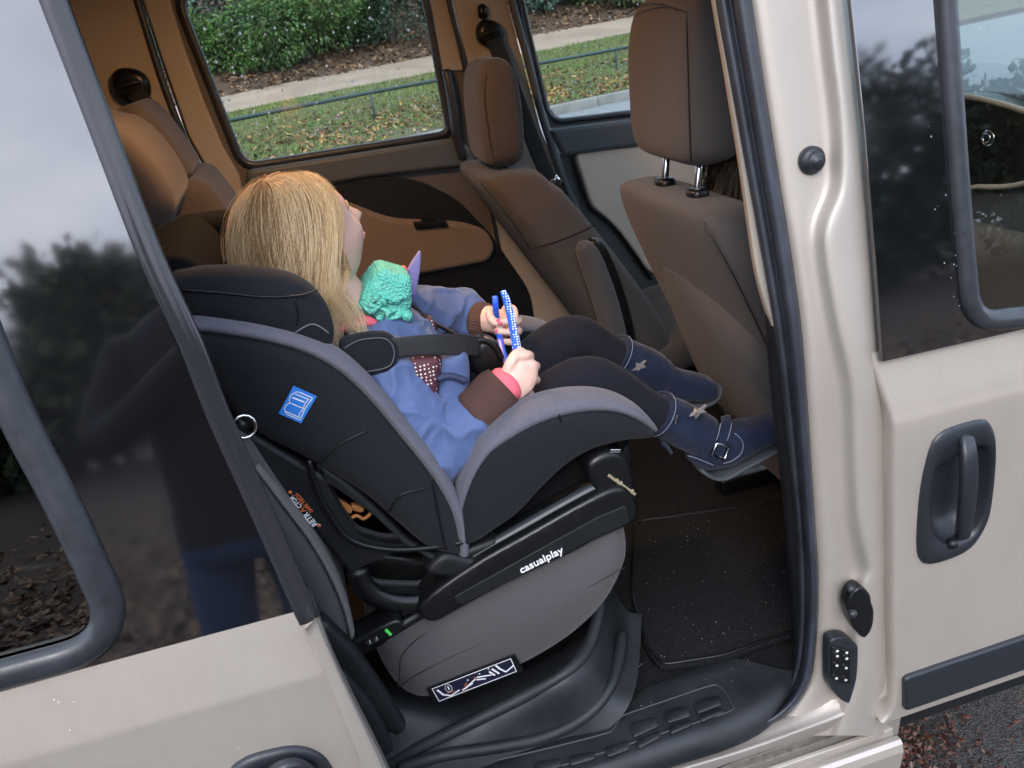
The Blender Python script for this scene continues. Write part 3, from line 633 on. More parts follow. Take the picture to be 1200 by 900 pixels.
# ------------------------------------------------------------------ seats
def seat_rings(st, yc, perp, n=56, e=5.0):
    """stations: (x_rear, z, thickness, half width)"""
    R_ = []
    zt = st[0][1]; sl = perp.z / perp.x
    for xr, z, th, hw in st:
        pk = V((1, 0, sl * min(1, max(0, (zt - z) / .17)))).normalized(); c = V((xr, yc, z)) + pk * (th / 2); R_.append(superring(c, pk * (th / 2), V((0, hw, 0)), e, n))
    return R_
def dense(R_, k=4):
    cl = [cr_spline(list(c), k) for c in zip(*R_)]; return [list(r) for r in zip(*cl)]
def seam(name, pts, parent, r=.0016, mt=None): return tube(name, pts, r, mt or M['satinblack'], parent, res=4, n=6)
def front_seat(label, yc, x0, z0, slope, th, hw, hx, hz, hth, hhw, ht, post):
    """x0: rear face at height z0, leaning back by slope"""
    perp = V((1, 0, slope)).normalized(); xr = lambda z: x0 + (z0 - z) * slope
    st = [(xr(z0) + .045, z0, th * .3, hw * .62), (xr(z0) + .022, z0 - .003, th * .62, hw * .70), (xr(z0 - .012) + .008, z0 - .012, th * .88, hw * .77), (xr(z0 - .035) + .002, z0 - .035, th, hw * .84), (xr(z0 - .08), z0 - .08, th, hw * .91), (xr(z0 - .14), z0 - .14, th * 1.05, hw * .97), (xr(z0 - .25), z0 - .25, th * 1.1, hw), (xr(z0 - .40), z0 - .40, th * 1.15, hw * .98), (xr(z0 - .55), z0 - .55, th * 1.15, hw * .96), (xr(z0 - .66), z0 - .66, th, hw * .9), (xr(z0 - .68), z0 - .68, th * .7, hw * .8)]
    back = rings_mesh(dense(seat_rings(st, yc, perp)))
    xb = xr(z0 - .58); zc = z0 - .60
    cst = []
    for t, hh, w in ((0, .03, .8), (.03, .06, .92), (.12, .075, 1), (.3, .075, 1), (.45, .07, 1), (.50, .05, .93), (.52, .02, .8)):
        cst.append(superring(V((xb + .02 + t, yc, zc + t * .14)), V((0, hw * w, 0)), V((0, 0, hh)), 3.2, 40))
    o = obj('front_seat', *join_data([back, rings_mesh(dense(cst))]), M['fabric2'], van); tag(o, label, None)
    R_ = []
    for dz, t, w in ((0, .45, .66), (.012, .8, .86), (.04, .97, .97), (.10, 1, 1), (.17, .98, 1), (.22, .86, .93), (.245, .66, .80), (.258, .35, .55)):
        z = hz + dz * ht / .258; x = hx + dz * .02
        R_.append(superring(V((x + hth / 2, yc, z)), V((hth / 2 * t, 0, 0)), V((0, hhw * w, 0)), 4.2, 56))
    h = obj('headrest', *rings_mesh(dense(R_)), M['fabric2'], o)
    for s in (-1, 1):
        p = V((hx + hth * .5, yc + s * .065, hz + .03)); b = V((p.x - .018, p.y, z0 - .06))
        tube('headrest_post', [b, p], .0065, M['chrome'], o, n=14)
        cpos = b + (p - b).normalized() * (.065 if post else .06); R2 = [superring(cpos + V((0, 0, dz)), V((.017 * k_, 0, 0)), V((0, .021 * k_, 0)), 3, 20) for dz, k_ in ((-.012, 1), (.004, 1), (.008, .8))]
        obj('post_socket', *rings_mesh(R2), M['satinblack'], o)
    # plastic base with rails
    bx = xb + .30
    bb = box('seat_base', (bx, yc, .56), (.20, hw * .62, .075), M['blackplastic'], o, bevel=.02)
    for s in (-1, 1): box('seat_rail', (bx - .02, yc + s * hw * .7, .465), (.30, .022, .02), M['satinblack'], o, bevel=.006)
    return o, h, xr, perp
fsn, hn, xrn, pn = front_seat('brown fabric front seat nearest the open door', .50, .884, 1.235, .42, .125, .245, .905, 1.290, .118, .142, .270, True)
def sideY(yc, hw): return yc - hw
# seams and back pocket of the near seat
def on_rear(z, y, off=-.002): return V((xrn(z) + off, y, z))
PO = []
for z, w, g_, ex in ((1.08, .60, -.012, 4), (1.06, .80, .006, 4.5), (1.02, .90, .014, 5), (.95, .94, .016, 5), (.85, .95, .016, 5), (.72, .94, .014, 5), (.64, .85, -.008, 4.5)):
    th_ = .125 * 1.08 + g_ * 2; c = V((xrn(z), .50, z)) + pn * (.125 * 1.08 / 2)
    PO.append([p + V((0, 0, (p.y - .5) * .30 * max(0, min(1, (z - .8) / .2)))) for p in superring(c, pn * (th_ / 2), V((0, .242 * w, 0)), ex, 48)])
obj('back_pocket', *rings_mesh(dense(PO)), M['fabric2'], fsn)
seam('seam', [V((xrn(z) + .0135 + d_, .50 - .245 * w + .009, z)) for z, w, d_ in ((1.222, .80, .0), (1.20, .86, -.004), (1.16, .91, -.004), (1.1, .95, -.004), (1.0, .97, -.004), (.85, .97, -.004), (.7, .96, -.004))], fsn, r=.0011)
seam('seam', [V((.905 + .005, .50 + .10 * t, 1.295 + .24 + .012 * (1 - t * t))) for t in (-1, -.5, 0, .5, 1)], hn, r=.0013)
seam('seam', [V((.9105, .50 - .132, z)) for z in (1.31, 1.36, 1.42, 1.48, 1.53)], hn, r=.0013)
fsf, hf, xrf, pf = front_seat('brown fabric front seat on the far side with folded armrest', 1.335, .722, 1.195, .58, .155, .235, .762, 1.200, .118, .125, .265, False)
# folded armrest on the inner side of the far seat
ya = 1.10 - .03
A_ = [q(a, b, ya) for a, b in [(682, 288), (690, 300), (705, 340), (718, 385), (728, 430)]]
arm = tube('armrest', A_, [.020, .030, .034, .034, .030], M['fabric'], fsf, rb=.026, res=5, side=(1, 0, .3), n=18)
tube('armrest_back', [p + V((.030, .012, .004)) for p in A_], [.014, .024, .030, .032, .03], M['satinblack'], fsf, rb=.02, res=5, side=(1, 0, .3), n=14)
seam('seam', [q(a, b, 1.095) for a, b in [(563, 214), (585, 240), (606, 268), (621, 292)]], fsf)
seam('seam', [q(a, b, 1.096) for a, b in [(620, 292), (650, 284), (680, 272), (698, 263)]], fsf)
seam('seam', [V((.776 + d_, 1.335 - .125 + .004, z)) for z, d_ in ((1.44, .006), (1.4, 0), (1.35, -.001), (1.28, -.001), (1.22, .002))], hf, mt=M['fabric'])
tube('recline_lever', [q(647, 214, 1.52), q(652, 208, 1.52), q(656, 214, 1.52)], .009, M['chrome'], fsf, n=10)

# rear bench ------------------------------------------------------------------
cush = [(446, 752), (500, 726), (560, 700), (640, 660), (700, 630), (728, 616), (741, 622), (746, 645), (742, 668), (728, 700), (706, 730), (670, 762), (620, 792), (560, 818), (515, 830), (488, 831), (470, 822), (456, 805), (440, 778), (436, 762)]
bench = slab('rear_seat', cush, .160, .60, .052, M['fabric'], van, bulge=.009)
_sa, _sb = q(458, 808, .16), q(743, 662, .16); _sd = V((_sb.x - _sa.x, 0, _sb.z - _sa.z)).normalized(); _sn = V((-_sd.z, 0, _sd.x))
for v in bench.data.vertices:            # the upper half of the side rolls back towards the top, the lower half tucks under
    if v.co.y < .34:
        d_ = (v.co - _sa).dot(_sn); w_ = max(0, 1 - (v.co.y - .15) / .19)
        v.co.y += w_ * (.055 * (max(0, d_) / .10) ** 1.4 + .007 * (max(0, -d_) / .10) ** 1.6)
tag(bench, 'grey brown rear seat nearest the open door, under the child seat', None)
seam('seam', [q(a, b, .1535) for a, b in [(466, 806), (500, 784), (567, 752), (640, 716), (712, 676), (732, 665)]], bench, r=.0008)
seam('seam', [q(a, b, .152) for a, b in [(466, 806), (468, 790), (470, 770), (485, 752), (500, 742)]], bench, r=.0008)
# dotted mesh insert along the upper edge
tube('seat_insert', [q(a, b - 5, .215) for a, b in [(492, 750), (520, 732), (580, 702), (640, 671), (690, 645), (720, 630)]], .026, M['mesh_fabric'], bench, rb=.011, res=4, n=16, side=(0, 1, 0))
# label on the cushion side
ZL = q(556, 796, .155).z; PL = Plane(.1550, -.16, ZL)
lab = panel('seat_label', PL, round_poly([PL.px(a, b) for a, b in [(499, 806), (603, 766), (614, 785), (510, 825)]], .004), [], .0016, .0004, M['satinblack'], bench, h=.0012)
LO = PL.w(PL.px(499, 806), .0016); LU = PL.w(PL.px(603, 766), .0016) - LO; LV = PL.w(PL.px(510, 825), .0016) - LO; LN = V((0, -.0006, 0))
def lp(u, v): return LO + LU * u + LV * v
def poly_on(name, pts, mt, parent, base=lp, lift=V((0, -.0005, 0))):
    return obj(name, [base(a, b) + lift for a, b in pts], [tuple(range(len(pts)))], mt, parent, smooth=False)
def line_on(name, pts, w, mt, parent, base=lp, lift=V((0, -.0006, 0)), close=False):
    P_ = [base(a, b) + lift for a, b in pts]; P_ = P_ + [P_[0]] if close else P_
    prt = []
    for a, b in zip(P_, P_[1:]):
        d = (b - a).normalized(); s = V((-d.z, 0, d.x)) * w; a2 = a - d * w; b2 = b + d * w; prt.append(([a2 - s, b2 - s, b2 + s, a2 + s], [(0, 1, 2, 3)]))
    return obj(name, *join_data(prt), mt, parent, smooth=False)
poly_on('label_field', [(.07, .14), (.93, .14), (.93, .86), (.07, .86)], M['navy'], lab)
line_on('label_border', [(.055, .12), (.94, .12), (.94, .88), (.055, .88)], .0007, M['white'], lab, close=True)
def lab_lines(L_, mt, w): 
    for pts in L_: line_on('label_figure', pts, w, mt, lab)
lab_lines([[(.10, .30), (.13, .62), (.19, .80)], [(.19, .82), (.29, .70)], [(.34, .74), (.45, .62)], [(.38, .70), (.50, .46)], [(.53, .52), (.60, .62)], [(.54, .40), (.62, .48), (.67, .54)], [(.68, .38), (.71, .62)], [(.72, .30), (.76, .62)], [(.77, .20), (.79, .40), (.83, .64)], [(.84, .68), (.93, .52)]], M['white'], .0019)
lab_lines([[(.17, .62), (.24, .62)], [(.33, .80), (.37, .74)], [(.40, .50), (.38, .60)], [(.51, .38), (.52, .46)]], M['redprint'], .0021)
lab_lines([[(.21, .32), (.21, .46)], [(.43, .36), (.43, .37)], [(.57, .28), (.57, .29)], [(.68, .20), (.68, .21)]], M['white'], .0012)
line_on('label_ring', [(.21 + .035 * math.cos(t * .5236), .40 + .2 * math.sin(t * .5236)) for t in range(12)], .00035, M['white'], lab, close=True)
# near rear backrest
nb = slab('rear_backrest', [(255, 505), (285, 515), (318, 562), (350, 608), (378, 648), (399, 692), (411, 728), (412, 748), (400, 756), (380, 745), (350, 700), (300, 630), (255, 560)], .165, .60, .026, M['fabric'], van, bulge=.004)
tube('seat_insert', [q(a, b, .188) for a, b in [(300, 540), (330, 580), (360, 620), (384, 660), (402, 702), (411, 738)]], .024, M['mesh_fabric'], nb, rb=.006, res=4, n=14, side=(0, 1, 0))
tag(nb, 'grey rear seat back behind the child seat', None)
# recliner arms beside the cushion
def flat_bar(name, pts, y, w, t, mt, parent): return tube(name, [q(a, b, y) for a, b in pts], w, mt, parent, rb=t, res=4, n=16, e=3, side=(1, 0, .8))
flat_bar('recliner_cover', [(372, 728), (400, 765), (430, 805), (455, 838), (468, 850)], .135, [.014, .022, .022, .018, .012], .016, M['blackplastic'], van)
flat_bar('recliner_foot', [(395, 790), (418, 820), (438, 850), (452, 876)], .12, [.014, .017, .017, .012], .014, M['blackplastic'], van)
# moulded plinth under the near rear seat
pr = [[(400, 770, .30), (446, 795, .26), (520, 815, .24), (600, 790, .24), (680, 745, .25), (708, 690, .33), (712, 650, .45)],
      [(400, 830, .18), (446, 830, .178), (520, 838, .178), (600, 808, .178), (672, 765, .18), (703, 705, .27), (708, 660, .42)],
      [(380, 935, .15), (430, 905, .148), (505, 868, .148), (600, 822, .148), (668, 782, .15), (700, 735, .23), (712, 680, .38)],
      [(395, 945, .135), (445, 913, .132), (520, 876, .130), (612, 838, .130), (678, 798, .132), (709, 755, .20), (718, 690, .36)],
      [(400, 955, .12), (455, 918, .118), (535, 888, .115), (640, 863, .115), (694, 834, .116), (722, 795, .16), (735, 715, .33)],
      [(410, 975, .10), (470, 940, .10), (560, 905, .10), (660, 880, .10), (716, 852, .10), (745, 805, .14), (752, 720, .31)]]
R_ = [cr_spline([q(*p) for p in r], 5) for r in pr]; R_ = [cr_spline(list(c), 4) for c in zip(*R_)]
v, f = rings_mesh(R_, closed=False, cap=False); obj('seat_plinth', v, f, M['floorplastic'], van)
tube('plinth_ridge', [q(*p) for p in [(440, 905, .150), (505, 870, .146), (560, 843, .146), (620, 813, .146), (668, 784, .150), (692, 752, .19), (704, 705, .25)]], .011, M['floorplastic'], van, res=5, n=14)
tube('plinth_ridge', [q(*p) for p in [(470, 900, .122), (520, 885, .115), (580, 876, .113), (640, 863, .114), (690, 836, .118), (718, 798, .15), (730, 745, .23)]], .010, M['floorplastic'], van, res=5, n=14)
# far and centre rear seats
cs_ = slab('rear_seat', [V((-.10, .72, .62)), V((.30, .72, .66)), V((.40, .72, .70)), V((.42, .72, .75)), V((.38, .72, .78)), V((.20, .72, .76)), V((-.12, .72, .74))], .72, 1.56, .03, M['fabric'], van, bulge=.003)
tag(cs_, 'brown rear bench cushion on the far side', None)
cb = slab('rear_backrest', [(60, 150), (118, 146), (146, 157), (174, 184), (197, 218), (204, 242), (197, 268), (188, 300), (225, 380), (290, 470), (150, 470), (60, 300)], .80, 1.12, .03, M['fabric2'], van, bulge=.008)
tag(cb, 'rounded tan centre rear seat back beside the far rear seat', None)
fb = slab('rear_backrest', [(150, 210), (198, 214), (235, 213), (255, 232), (275, 262), (300, 320), (345, 420), (250, 430), (180, 300)], 1.20, 1.56, .03, M['fabric2'], van, bulge=.006)
tag(fb, 'brown far rear seat back below its headrest', None)
hr = slab('headrest', [(128, 137), (142, 126), (160, 123), (180, 138), (203, 168), (222, 196), (223, 208), (212, 214), (196, 206), (170, 188), (145, 168)], 1.24, 1.52, .032, M['fabric2'], fb, bulge=.012)
seam('seam', [q(a, b, 1.228) for a, b in [(140, 140), (165, 158), (190, 185), (208, 208)]], hr, mt=M['fabric'])
box('seat_clip', q(206, 222, 1.18), (.018, .02, .016), M['satinblack'], fb, bevel=.005)
far_belt(van, (156, 100), [(162, 106, .07), (188, 135, .10), (215, 172, .12), (240, 208, .12), (265, 240, .12), (292, 275, .10)], 1.1)
bk = q(240, 209, 1.58); tube('belt_buckle', [bk + V((-.03, 0, .012)), bk + V((.012, 0, -.022))], .022, M['chrome'], van, rb=.004, n=14, e=4, side=(0.3, 0, 1))
tube('belt_buckle', [bk + V((-.045, 0, .03)), bk + V((-.02, 0, .012))], .024, M['satinblack'], van, rb=.01, n=14, e=4, side=(0.3, 0, 1))

# step tread, floor mat -----------------------------------------------------------
ZF = .452
def zq(px, py, z=ZF): return q(px, py, z=z)
R_ = []
for a, b in [((430, 985), (400, 940)), ((520, 958), (500, 920)), ((620, 930), (600, 885)), ((720, 902), (715, 845)), ((800, 876), (745, 812)), ((862, 856), (800, 790)), ((905, 832), (838, 772)), ((940, 790), (850, 768))]:
    A, B = zq(*a), zq(*b); R_.append([A + V((0, .01, -.05)), A + V((0, .006, 0)), A * .75 + B * .25, A * .5 + B * .5, A * .25 + B * .75, B, B + V((0, .02, -.02))])
v, f = rings_mesh(dense(R_, 3), closed=False, cap=False); step = obj('entry_step', v, f, M['floorplastic'], van)
tube('tread_border', [zq(a, b, ZF + .001) for a, b in [(577, 892), (650, 875), (708, 860), (718, 855), (726, 842), (736, 836), (780, 821), (830, 804), (842, 804), (850, 812), (857, 825), (854, 834), (780, 858), (700, 884), (640, 903), (560, 928)]], .0018, mat('worn tread edge', (.035, .038, .042), .5), step, res=3, n=8)
def pad(a, b, c, d):
    pts = [zq(*p, ZF + .001) for p in (a, b, c, d)]; R_ = []
    ctr = sum(pts, V()) / 4
    pp = [V((p.x, p.y)) for p in pts]; lp_ = round_poly(pp, .006, 3)
    for s, h in ((1.0, -.001), (.99, .0022), (.94, .0036)): R_.append([V((ctr.x + (p.x - ctr.x) * s, ctr.y + (p.y - ctr.y) * s, ctr.z + h)) for p in lp_])
    obj('tread_pad', *rings_mesh(R_), M['floorplastic'], step)
for a in [((738, 849), (769, 841), (773, 852), (742, 866)), ((778, 835), (806, 828), (811, 840), (782, 849)), ((812, 824), (843, 816), (847, 827), (817, 838)), ((745, 869), (773, 857), (775, 865), (748, 879)), ((783, 853), (810, 845), (812, 851), (786, 862)), ((818, 841), (846, 831), (848, 836), (822, 848)), ((707, 878), (736, 869), (739, 879), (712, 889)), ((665, 888), (696, 882), (699, 890), (668, 899)), ((625, 895), (656, 890), (660, 899), (630, 907))]: pad(*a)
mat_pts = [(743, 610), (930, 585), (1000, 590), (1000, 700), (928, 742), (846, 770), (775, 781), (758, 760), (740, 700)]
P3 = [zq(a, b, ZF + .012) for a, b in mat_pts]; lp3 = round_poly([V((p.x, p.y)) for p in P3], .02, 4)
R_ = [[V((p.x, p.y, ZF + h)) for p in offs(lp3, o_)] for h, o_ in ((-.002, .001), (.008, .001), (.012, -.003))]
fm = obj('floor_mat', *rings_mesh(R_), M['carpet']); tag(fm, 'black carpet floor mat littered with crumbs on the van floor', 'floor mat')
tube('mat_border', [V((p.x, p.y, ZF + .012)) for p in offs(lp3, -.004)] , .003, M['satinblack'], fm, n=8)
cp_ = []
for i in range(110):
    a, b = random.uniform(735, 930), random.uniform(600, 870)
    p = zq(a, b, ZF + .013 if b < 770 else ZF + .004)
    if b > 900 or p.y < .1: continue
    cp_.append(sphere_data(p, tuple(random.uniform(.0004, .0013) for _ in range(3)), 5, 3))
crumb = obj('crumbs', *join_data(cp_), mat('crumbs', (.28, .23, .17), .9, var=.5, vs=300), fm); crumb['kind'] = 'stuff'
# dashboard seen through the front window
dp = [V((1.80, .12, 1.245)), V((1.86, .12, 1.275)), V((2.2, .12, 1.275)), V((2.42, .12, 1.22)), V((2.5, .12, 1.1)), V((2.5, .12, .6)), V((1.95, .12, .6)), V((1.82, .12, .80)), V((1.77, .12, 1.05))]
dash = slab('dashboard', dp, .12, 1.62, .03, M['greytrim'], van)
# ------------------------------------------------------------------ child seat
M['csblack'] = mat('black seat shell fabric', (.0045, .0048, .0055), .9, spec=.08, bump=.3, bs=1100, dist=.001)
cseat = empty('child_seat', (.42, .40, .72), 'black and grey child car seat strapped on the near rear seat', 'child seat')
def mirror_y(pts, y): return [V((p.x, y, p.z)) for p in pts]
def cslab(name, pts, y0, y1, r, mt, bulge=0.0, par=cseat, n=6): return slab(name, pts, y0, y1, r, mt, par, bulge=bulge, n=n)
wing = [(206, 396), (226, 388), (262, 390), (310, 398), (360, 412), (400, 435), (440, 472), (478, 518), (510, 559), (532, 596), (541, 630), (544, 650), (528, 652), (500, 643), (468, 617), (434, 587), (400, 564), (360, 541), (318, 520), (285, 500), (260, 470), (232, 430)]
leg = [(543, 640), (542, 606), (552, 568), (575, 528), (610, 501), (660, 483), (710, 479), (745, 490), (768, 507), (764, 517), (735, 520), (700, 529), (670, 545), (640, 572), (612, 602), (585, 622), (560, 638)]
wpts = [q(a, b, .185) for a, b in wing]; lpts = [q(a, b, .180) for a, b in leg]
def crease(co, n_, f1=9, amp=.0016):
    return amp * (noise.noise(V((co.x * f1 * 2.2 + co.z * f1, co.z * f1 * 1.6 - co.x * 5, co.y * 12))) + .4 * noise.noise(co * 60))
def cloth_slab(name, pts, y1, r, mt, bulge, par=cseat):
    o = obj(name, *slab_data(outline(pts, 7), y1, r, bulge), mt, par); fix_normals(o)
    return o
wg = cloth_slab('side_wing', wpts, .238, .016, M['csfab'], .007)
lg = cloth_slab('thigh_wing', lpts, .245, .018, M['csfab'], .008)
cloth_slab('side_wing', mirror_y(wpts, .562), .615, .016, M['csfab'], .005)
cloth_slab('thigh_wing', mirror_y(lpts, .555), .620, .018, M['csfab'], .005)
rimp = [(204, 388), (226, 381), (262, 384), (310, 392), (360, 406), (402, 429), (440, 465), (478, 511), (510, 552), (532, 590), (541, 622), (543, 648)]
rleg = [(541, 645), (540, 608), (549, 566), (568, 530), (593, 509), (629, 488), (672, 476), (715, 475), (748, 487), (771, 507)]
for yc in (.212, .588):
    tube('wing_rim', [V((w.x, yc, w.z)) for w in [q(a, b, .195) for a, b in rimp]], .030, M['csgrey'], cseat, rb=.0115, res=5, n=18, side=(0, 1, 0))
    tube('thigh_rim', [V((w.x, yc, w.z)) for w in [q(a, b, .188) for a, b in rleg]], [.012, .02, .028, .032, .034, .036, .036, .036, .034, .02], M['csgrey'], cseat, rb=[.006, .007, .009, .012, .015, .017, .016, .013, .010, .006], res=5, n=18, side=(0, 1, 0))
# quilting seams and creases on the near wing
for pts in [[(505, 560), (513, 600), (522, 645)], [(370, 545), (400, 520), (430, 505)], [(455, 600), (470, 580), (500, 572)], [(655, 485), (658, 500), (656, 520)]]:
    tube('stitch_seam', [q(a, b, .1775) for a, b in pts], .0012, M['satinblack'], cseat, res=4, n=6)
# back and seat cushions between the wings
fix_normals(slab('back_cushion', [V((.06, .235, 1.30)), V((.13, .235, 1.33)), V((.19, .235, 1.24)), V((.26, .235, 1.10)), V((.35, .235, .97)), V((.45, .235, .875)), V((.58, .235, .875)), V((.70, .235, .945)), V((.745, .235, .935)), V((.70, .235, .87)), V((.60, .235, .80)), V((.46, .235, .79)), V((.34, .235, .85)), V((.20, .235, 1.02)), V((.08, .235, 1.20))], .235, .565, .02, M['csblack'], cseat))
# head wings
hpad = [(196, 330), (222, 321), (280, 319), (335, 326), (366, 342), (386, 368), (393, 396), (386, 412), (360, 410), (310, 398), (240, 388), (205, 376)]
hp0 = [q(a, b, .205) for a, b in hpad]
hp = cloth_slab('head_wing', hp0, .268, .026, M['csfab'], .006)
cloth_slab('head_wing', mirror_y(hp0, .50), .600, .026, M['csfab'], .006)
tube('stitch_seam', [q(a, b, .1985) for a, b in [(215, 340), (260, 343), (310, 348), (350, 346), (372, 340)]], .0014, M['satinblack'], hp, res=4, n=6)
tube('stitch_seam', [q(a, b, .199) for a, b in [(338, 398), (352, 386), (368, 380), (385, 390)]], .0012, M['csgrey'], hp, res=4, n=6)
tube('stitch_seam', [q(a, b, .199) for a, b in [(345, 350), (349, 365), (348, 380)]], .0012, M['satinblack'], hp, res=4, n=6)
fix_normals(slab('head_cushion', [V((.03, .30, 1.18)), V((.01, .30, 1.25)), V((.04, .30, 1.31)), V((.08, .30, 1.32)), V((.12, .30, 1.29)), V((.16, .30, 1.22)), V((.12, .30, 1.15))], .30, .51, .02, M['csblack'], cseat))
hw_ = [(120, 330), (150, 296), (190, 272), (235, 258), (285, 258), (315, 285), (300, 335), (200, 350), (140, 350)]
fix_normals(slab('head_shell', hw_, .50, .60, .03, M['csblack'], cseat, bulge=.006))
bkp = slab('head_back', [(130, 340), (165, 302), (200, 284), (232, 296), (270, 325), (240, 352), (160, 362)], .345, .50, .02, M['csblack'], cseat)
text('lettering', 'play', q(194, 323, .338), q(215, 303, .338), V((-.25, 0, 1)), M['orange'], bkp, aspect=.9)
# plastic shell with its opening
PS = Plane(.198)
sh_o = round_poly([PS.px(a, b) for a, b in [(232, 440), (262, 478), (300, 508), (352, 540), (400, 566), (440, 595), (480, 632), (520, 655), (552, 640), (586, 628), (565, 664), (530, 688), (490, 696), (440, 694), (412, 676), (385, 640), (345, 592), (300, 548), (255, 500)]], .012)
sh_h = round_poly([PS.px(a, b) for a, b in [(368, 536), (404, 560), (438, 590), (468, 620), (484, 640), (448, 640), (416, 630), (396, 604), (376, 565)]], .012)
shell = panel('shell', PS, sh_o, [sh_h], .030, .008, M['blackplastic'], cseat, h=.006)
PS2 = Plane(.605); panel('shell', PS2, [V((p.x, p.y)) for p in sh_o], [], .03, .008, M['blackplastic'], cseat, h=.01)
fix_normals(slab('shell_core', [(262, 500), (330, 545), (385, 590), (420, 640), (455, 650), (520, 655), (560, 640), (620, 590), (700, 530), (740, 525), (735, 560), (660, 612), (560, 668), (500, 690), (440, 688), (400, 650), (340, 585)], .245, .56, .012, M['satinblack'], cseat))
tube('shell_lip', [q(a, b, .187) for a, b in [(362, 540), (372, 575), (392, 612), (410, 632), (440, 642), (480, 644), (530, 638), (556, 630)]], .0045, M['satinblack'], cseat, res=4, n=10)
# orange mechanism inside the opening
tube('inner_bar', [q(374, 539, .235), q(384, 552, .232), q(424, 571, .232)], .0032, M['orangebrown'], cseat, n=8)
fix_normals(slab('inner_bracket', [(389, 577), (396, 584), (412, 595), (411, 602), (400, 598)], .232, .24, .002, M['orangebrown'], cseat))
fix_normals(slab('inner_bracket', [(413, 592), (426, 596), (424, 601), (413, 598)], .230, .24, .002, M['orangebrown'], cseat))
tube('inner_spring', [q(a, b, .232) for a, b in [(410, 608), (418, 604), (426, 608), (434, 602)]], .003, M['orangebrown'], cseat, res=3, n=8)
tube('inner_rod', [q(a, b, .232) for a, b in [(436, 598), (452, 599)]], .003, M['chrome'], cseat, n=8)
# round fitting at the back of the shell
c = q(286, 500, .178); dn = V((.25, -1, .2)).normalized(); s1 = dn.cross(V((0, 0, 1))).normalized(); s2 = dn.cross(s1)
ringp = [c + s1 * (.0155 * math.cos(t * .4488)) + s2 * (.0155 * math.sin(t * .4488)) for t in range(15)]
tube('fitting_ring', ringp, .0022, M['chrome'], cseat, n=10, round_ends=False)
tube('fitting', [c - dn * .05, c - dn * .016], .0145, M['satinblack'], cseat, n=20)
# lettering on the shell, running down along its edge
t0, t1 = q(340, 577, .1915), q(375, 617, .1915); ud = (t1 - t0)
def along(a): return t0 + ud * a
upn = V((-ud.z, 0, ud.x)).normalized(); upn = upn if upn.x > 0 else -upn
text('lettering', 'CTOR', along(.40), along(.08), -upn, M['white'], shell, aspect=1.05)
text('lettering', 'A', along(.53), along(.43), -upn, M['orange'], shell, aspect=1.05)
text('lettering', 'RETR', along(.92), along(.56), -upn, M['white'], shell, aspect=1.05)
text('lettering', 'SAFE TECH', along(.62) + upn * .0075, along(.10) + upn * .0075, -upn, M['orange'], shell, aspect=1.0)
for a in (.0, .97): tube('logo_dot', [along(a) + V((0, .001, 0)), along(a) + V((0, -.0005, 0))], .0028, M['orange'], shell, n=10)
# base ------------------------------------------------------------------------
arm_o = [(490, 717), (505, 698), (560, 660), (620, 626), (680, 592), (720, 573), (738, 577), (749, 597), (740, 615), (700, 634), (670, 650), (600, 683), (545, 712), (514, 729), (498, 728)]
base = fix_normals(slab('base_arm', arm_o, .172, .235, .009, M['satinblack'], cseat, n=7))
fix_normals(slab('base_arm', mirror_y([q(a, b, .172) for a, b in arm_o], .565), .565, .625, .009, M['satinblack'], cseat))
PB = Plane(.170); plate = panel('name_plate', PB, round_poly([PB.px(a, b) for a, b in [(531, 700), (700, 606), (734, 592), (738, 612), (690, 634), (640, 660), (540, 709)]], .006), [], .004, .0012, M['blackplastic'], cseat, h=.001)
text('lettering', 'casualplay', q(611, 672, .1675), q(661, 647, .1675), V((.25, 0, 1)), M['white'], plate)
tube('base_rail', [q(a, b, .20) for a, b in [(540, 660), (600, 626), (660, 592), (700, 571), (722, 565)]], .010, mat('blue grey rail plastic', (.030, .034, .040), .4), cseat, rb=.011, res=4, n=14, side=(0, 1, 0))
fix_normals(slab('base_core', [(500, 705), (560, 665), (640, 620), (700, 588), (740, 560), (748, 592), (738, 612), (660, 650), (580, 690), (515, 724)], .235, .565, .01, M['satinblack'], cseat))
fix_normals(slab('base_front', [(690, 545), (715, 530), (738, 540), (747, 575), (749, 598), (735, 612), (712, 590), (695, 570)], .185, .60, .012, M['satinblack'], cseat))
text('lettering', 'multibasefix', q(712, 558, .184), q(744, 581, .184), V((.4, 0, 1)), mat('gold print', (.7, .6, .4), .4, metal=.5), cseat, aspect=.7)
for a, b in ((718, 525), (721, 537)): box('metal_clip', q(a, b, .20), (.009, .012, .0035), M['chrome'], cseat, bevel=.001, rot=Matrix.Rotation(.25, 3, 'Y'))
tube('base_hoop', [q(a, b, .20) for a, b in [(418, 668), (424, 684), (440, 698), (465, 706), (495, 705), (525, 696), (552, 682)]], .014, M['satinblack'], cseat, rb=.017, res=4, n=16, side=(0, 1, 0))
fix_normals(slab('shell_foot', [(520, 652), (545, 655), (565, 660), (568, 668), (550, 674), (525, 678), (500, 672)], .18, .23, .01, M['blackplastic'], cseat))
tube('anchor_rod', [q(a, b, .20) for a, b in [(420, 764), (455, 742), (496, 716)]], .010, M['satinblack'], cseat, n=14)
cn_ = fix_normals(slab('anchor_connector', [(410, 756), (430, 744), (455, 731), (468, 728), (472, 737), (450, 751), (424, 768), (415, 768)], .166, .215, .006, M['satinblack'], cseat))
def blip(name, a, b, y, sx, sz, mt, ang=0): box(name, q(a, b, y), (sx, .002, sz), mt, cn_, bevel=.001, rot=Matrix.Rotation(ang, 3, 'Y'))
blip('green_marker', 455, 741, .165, .0022, .0072, M['green'], -.45)
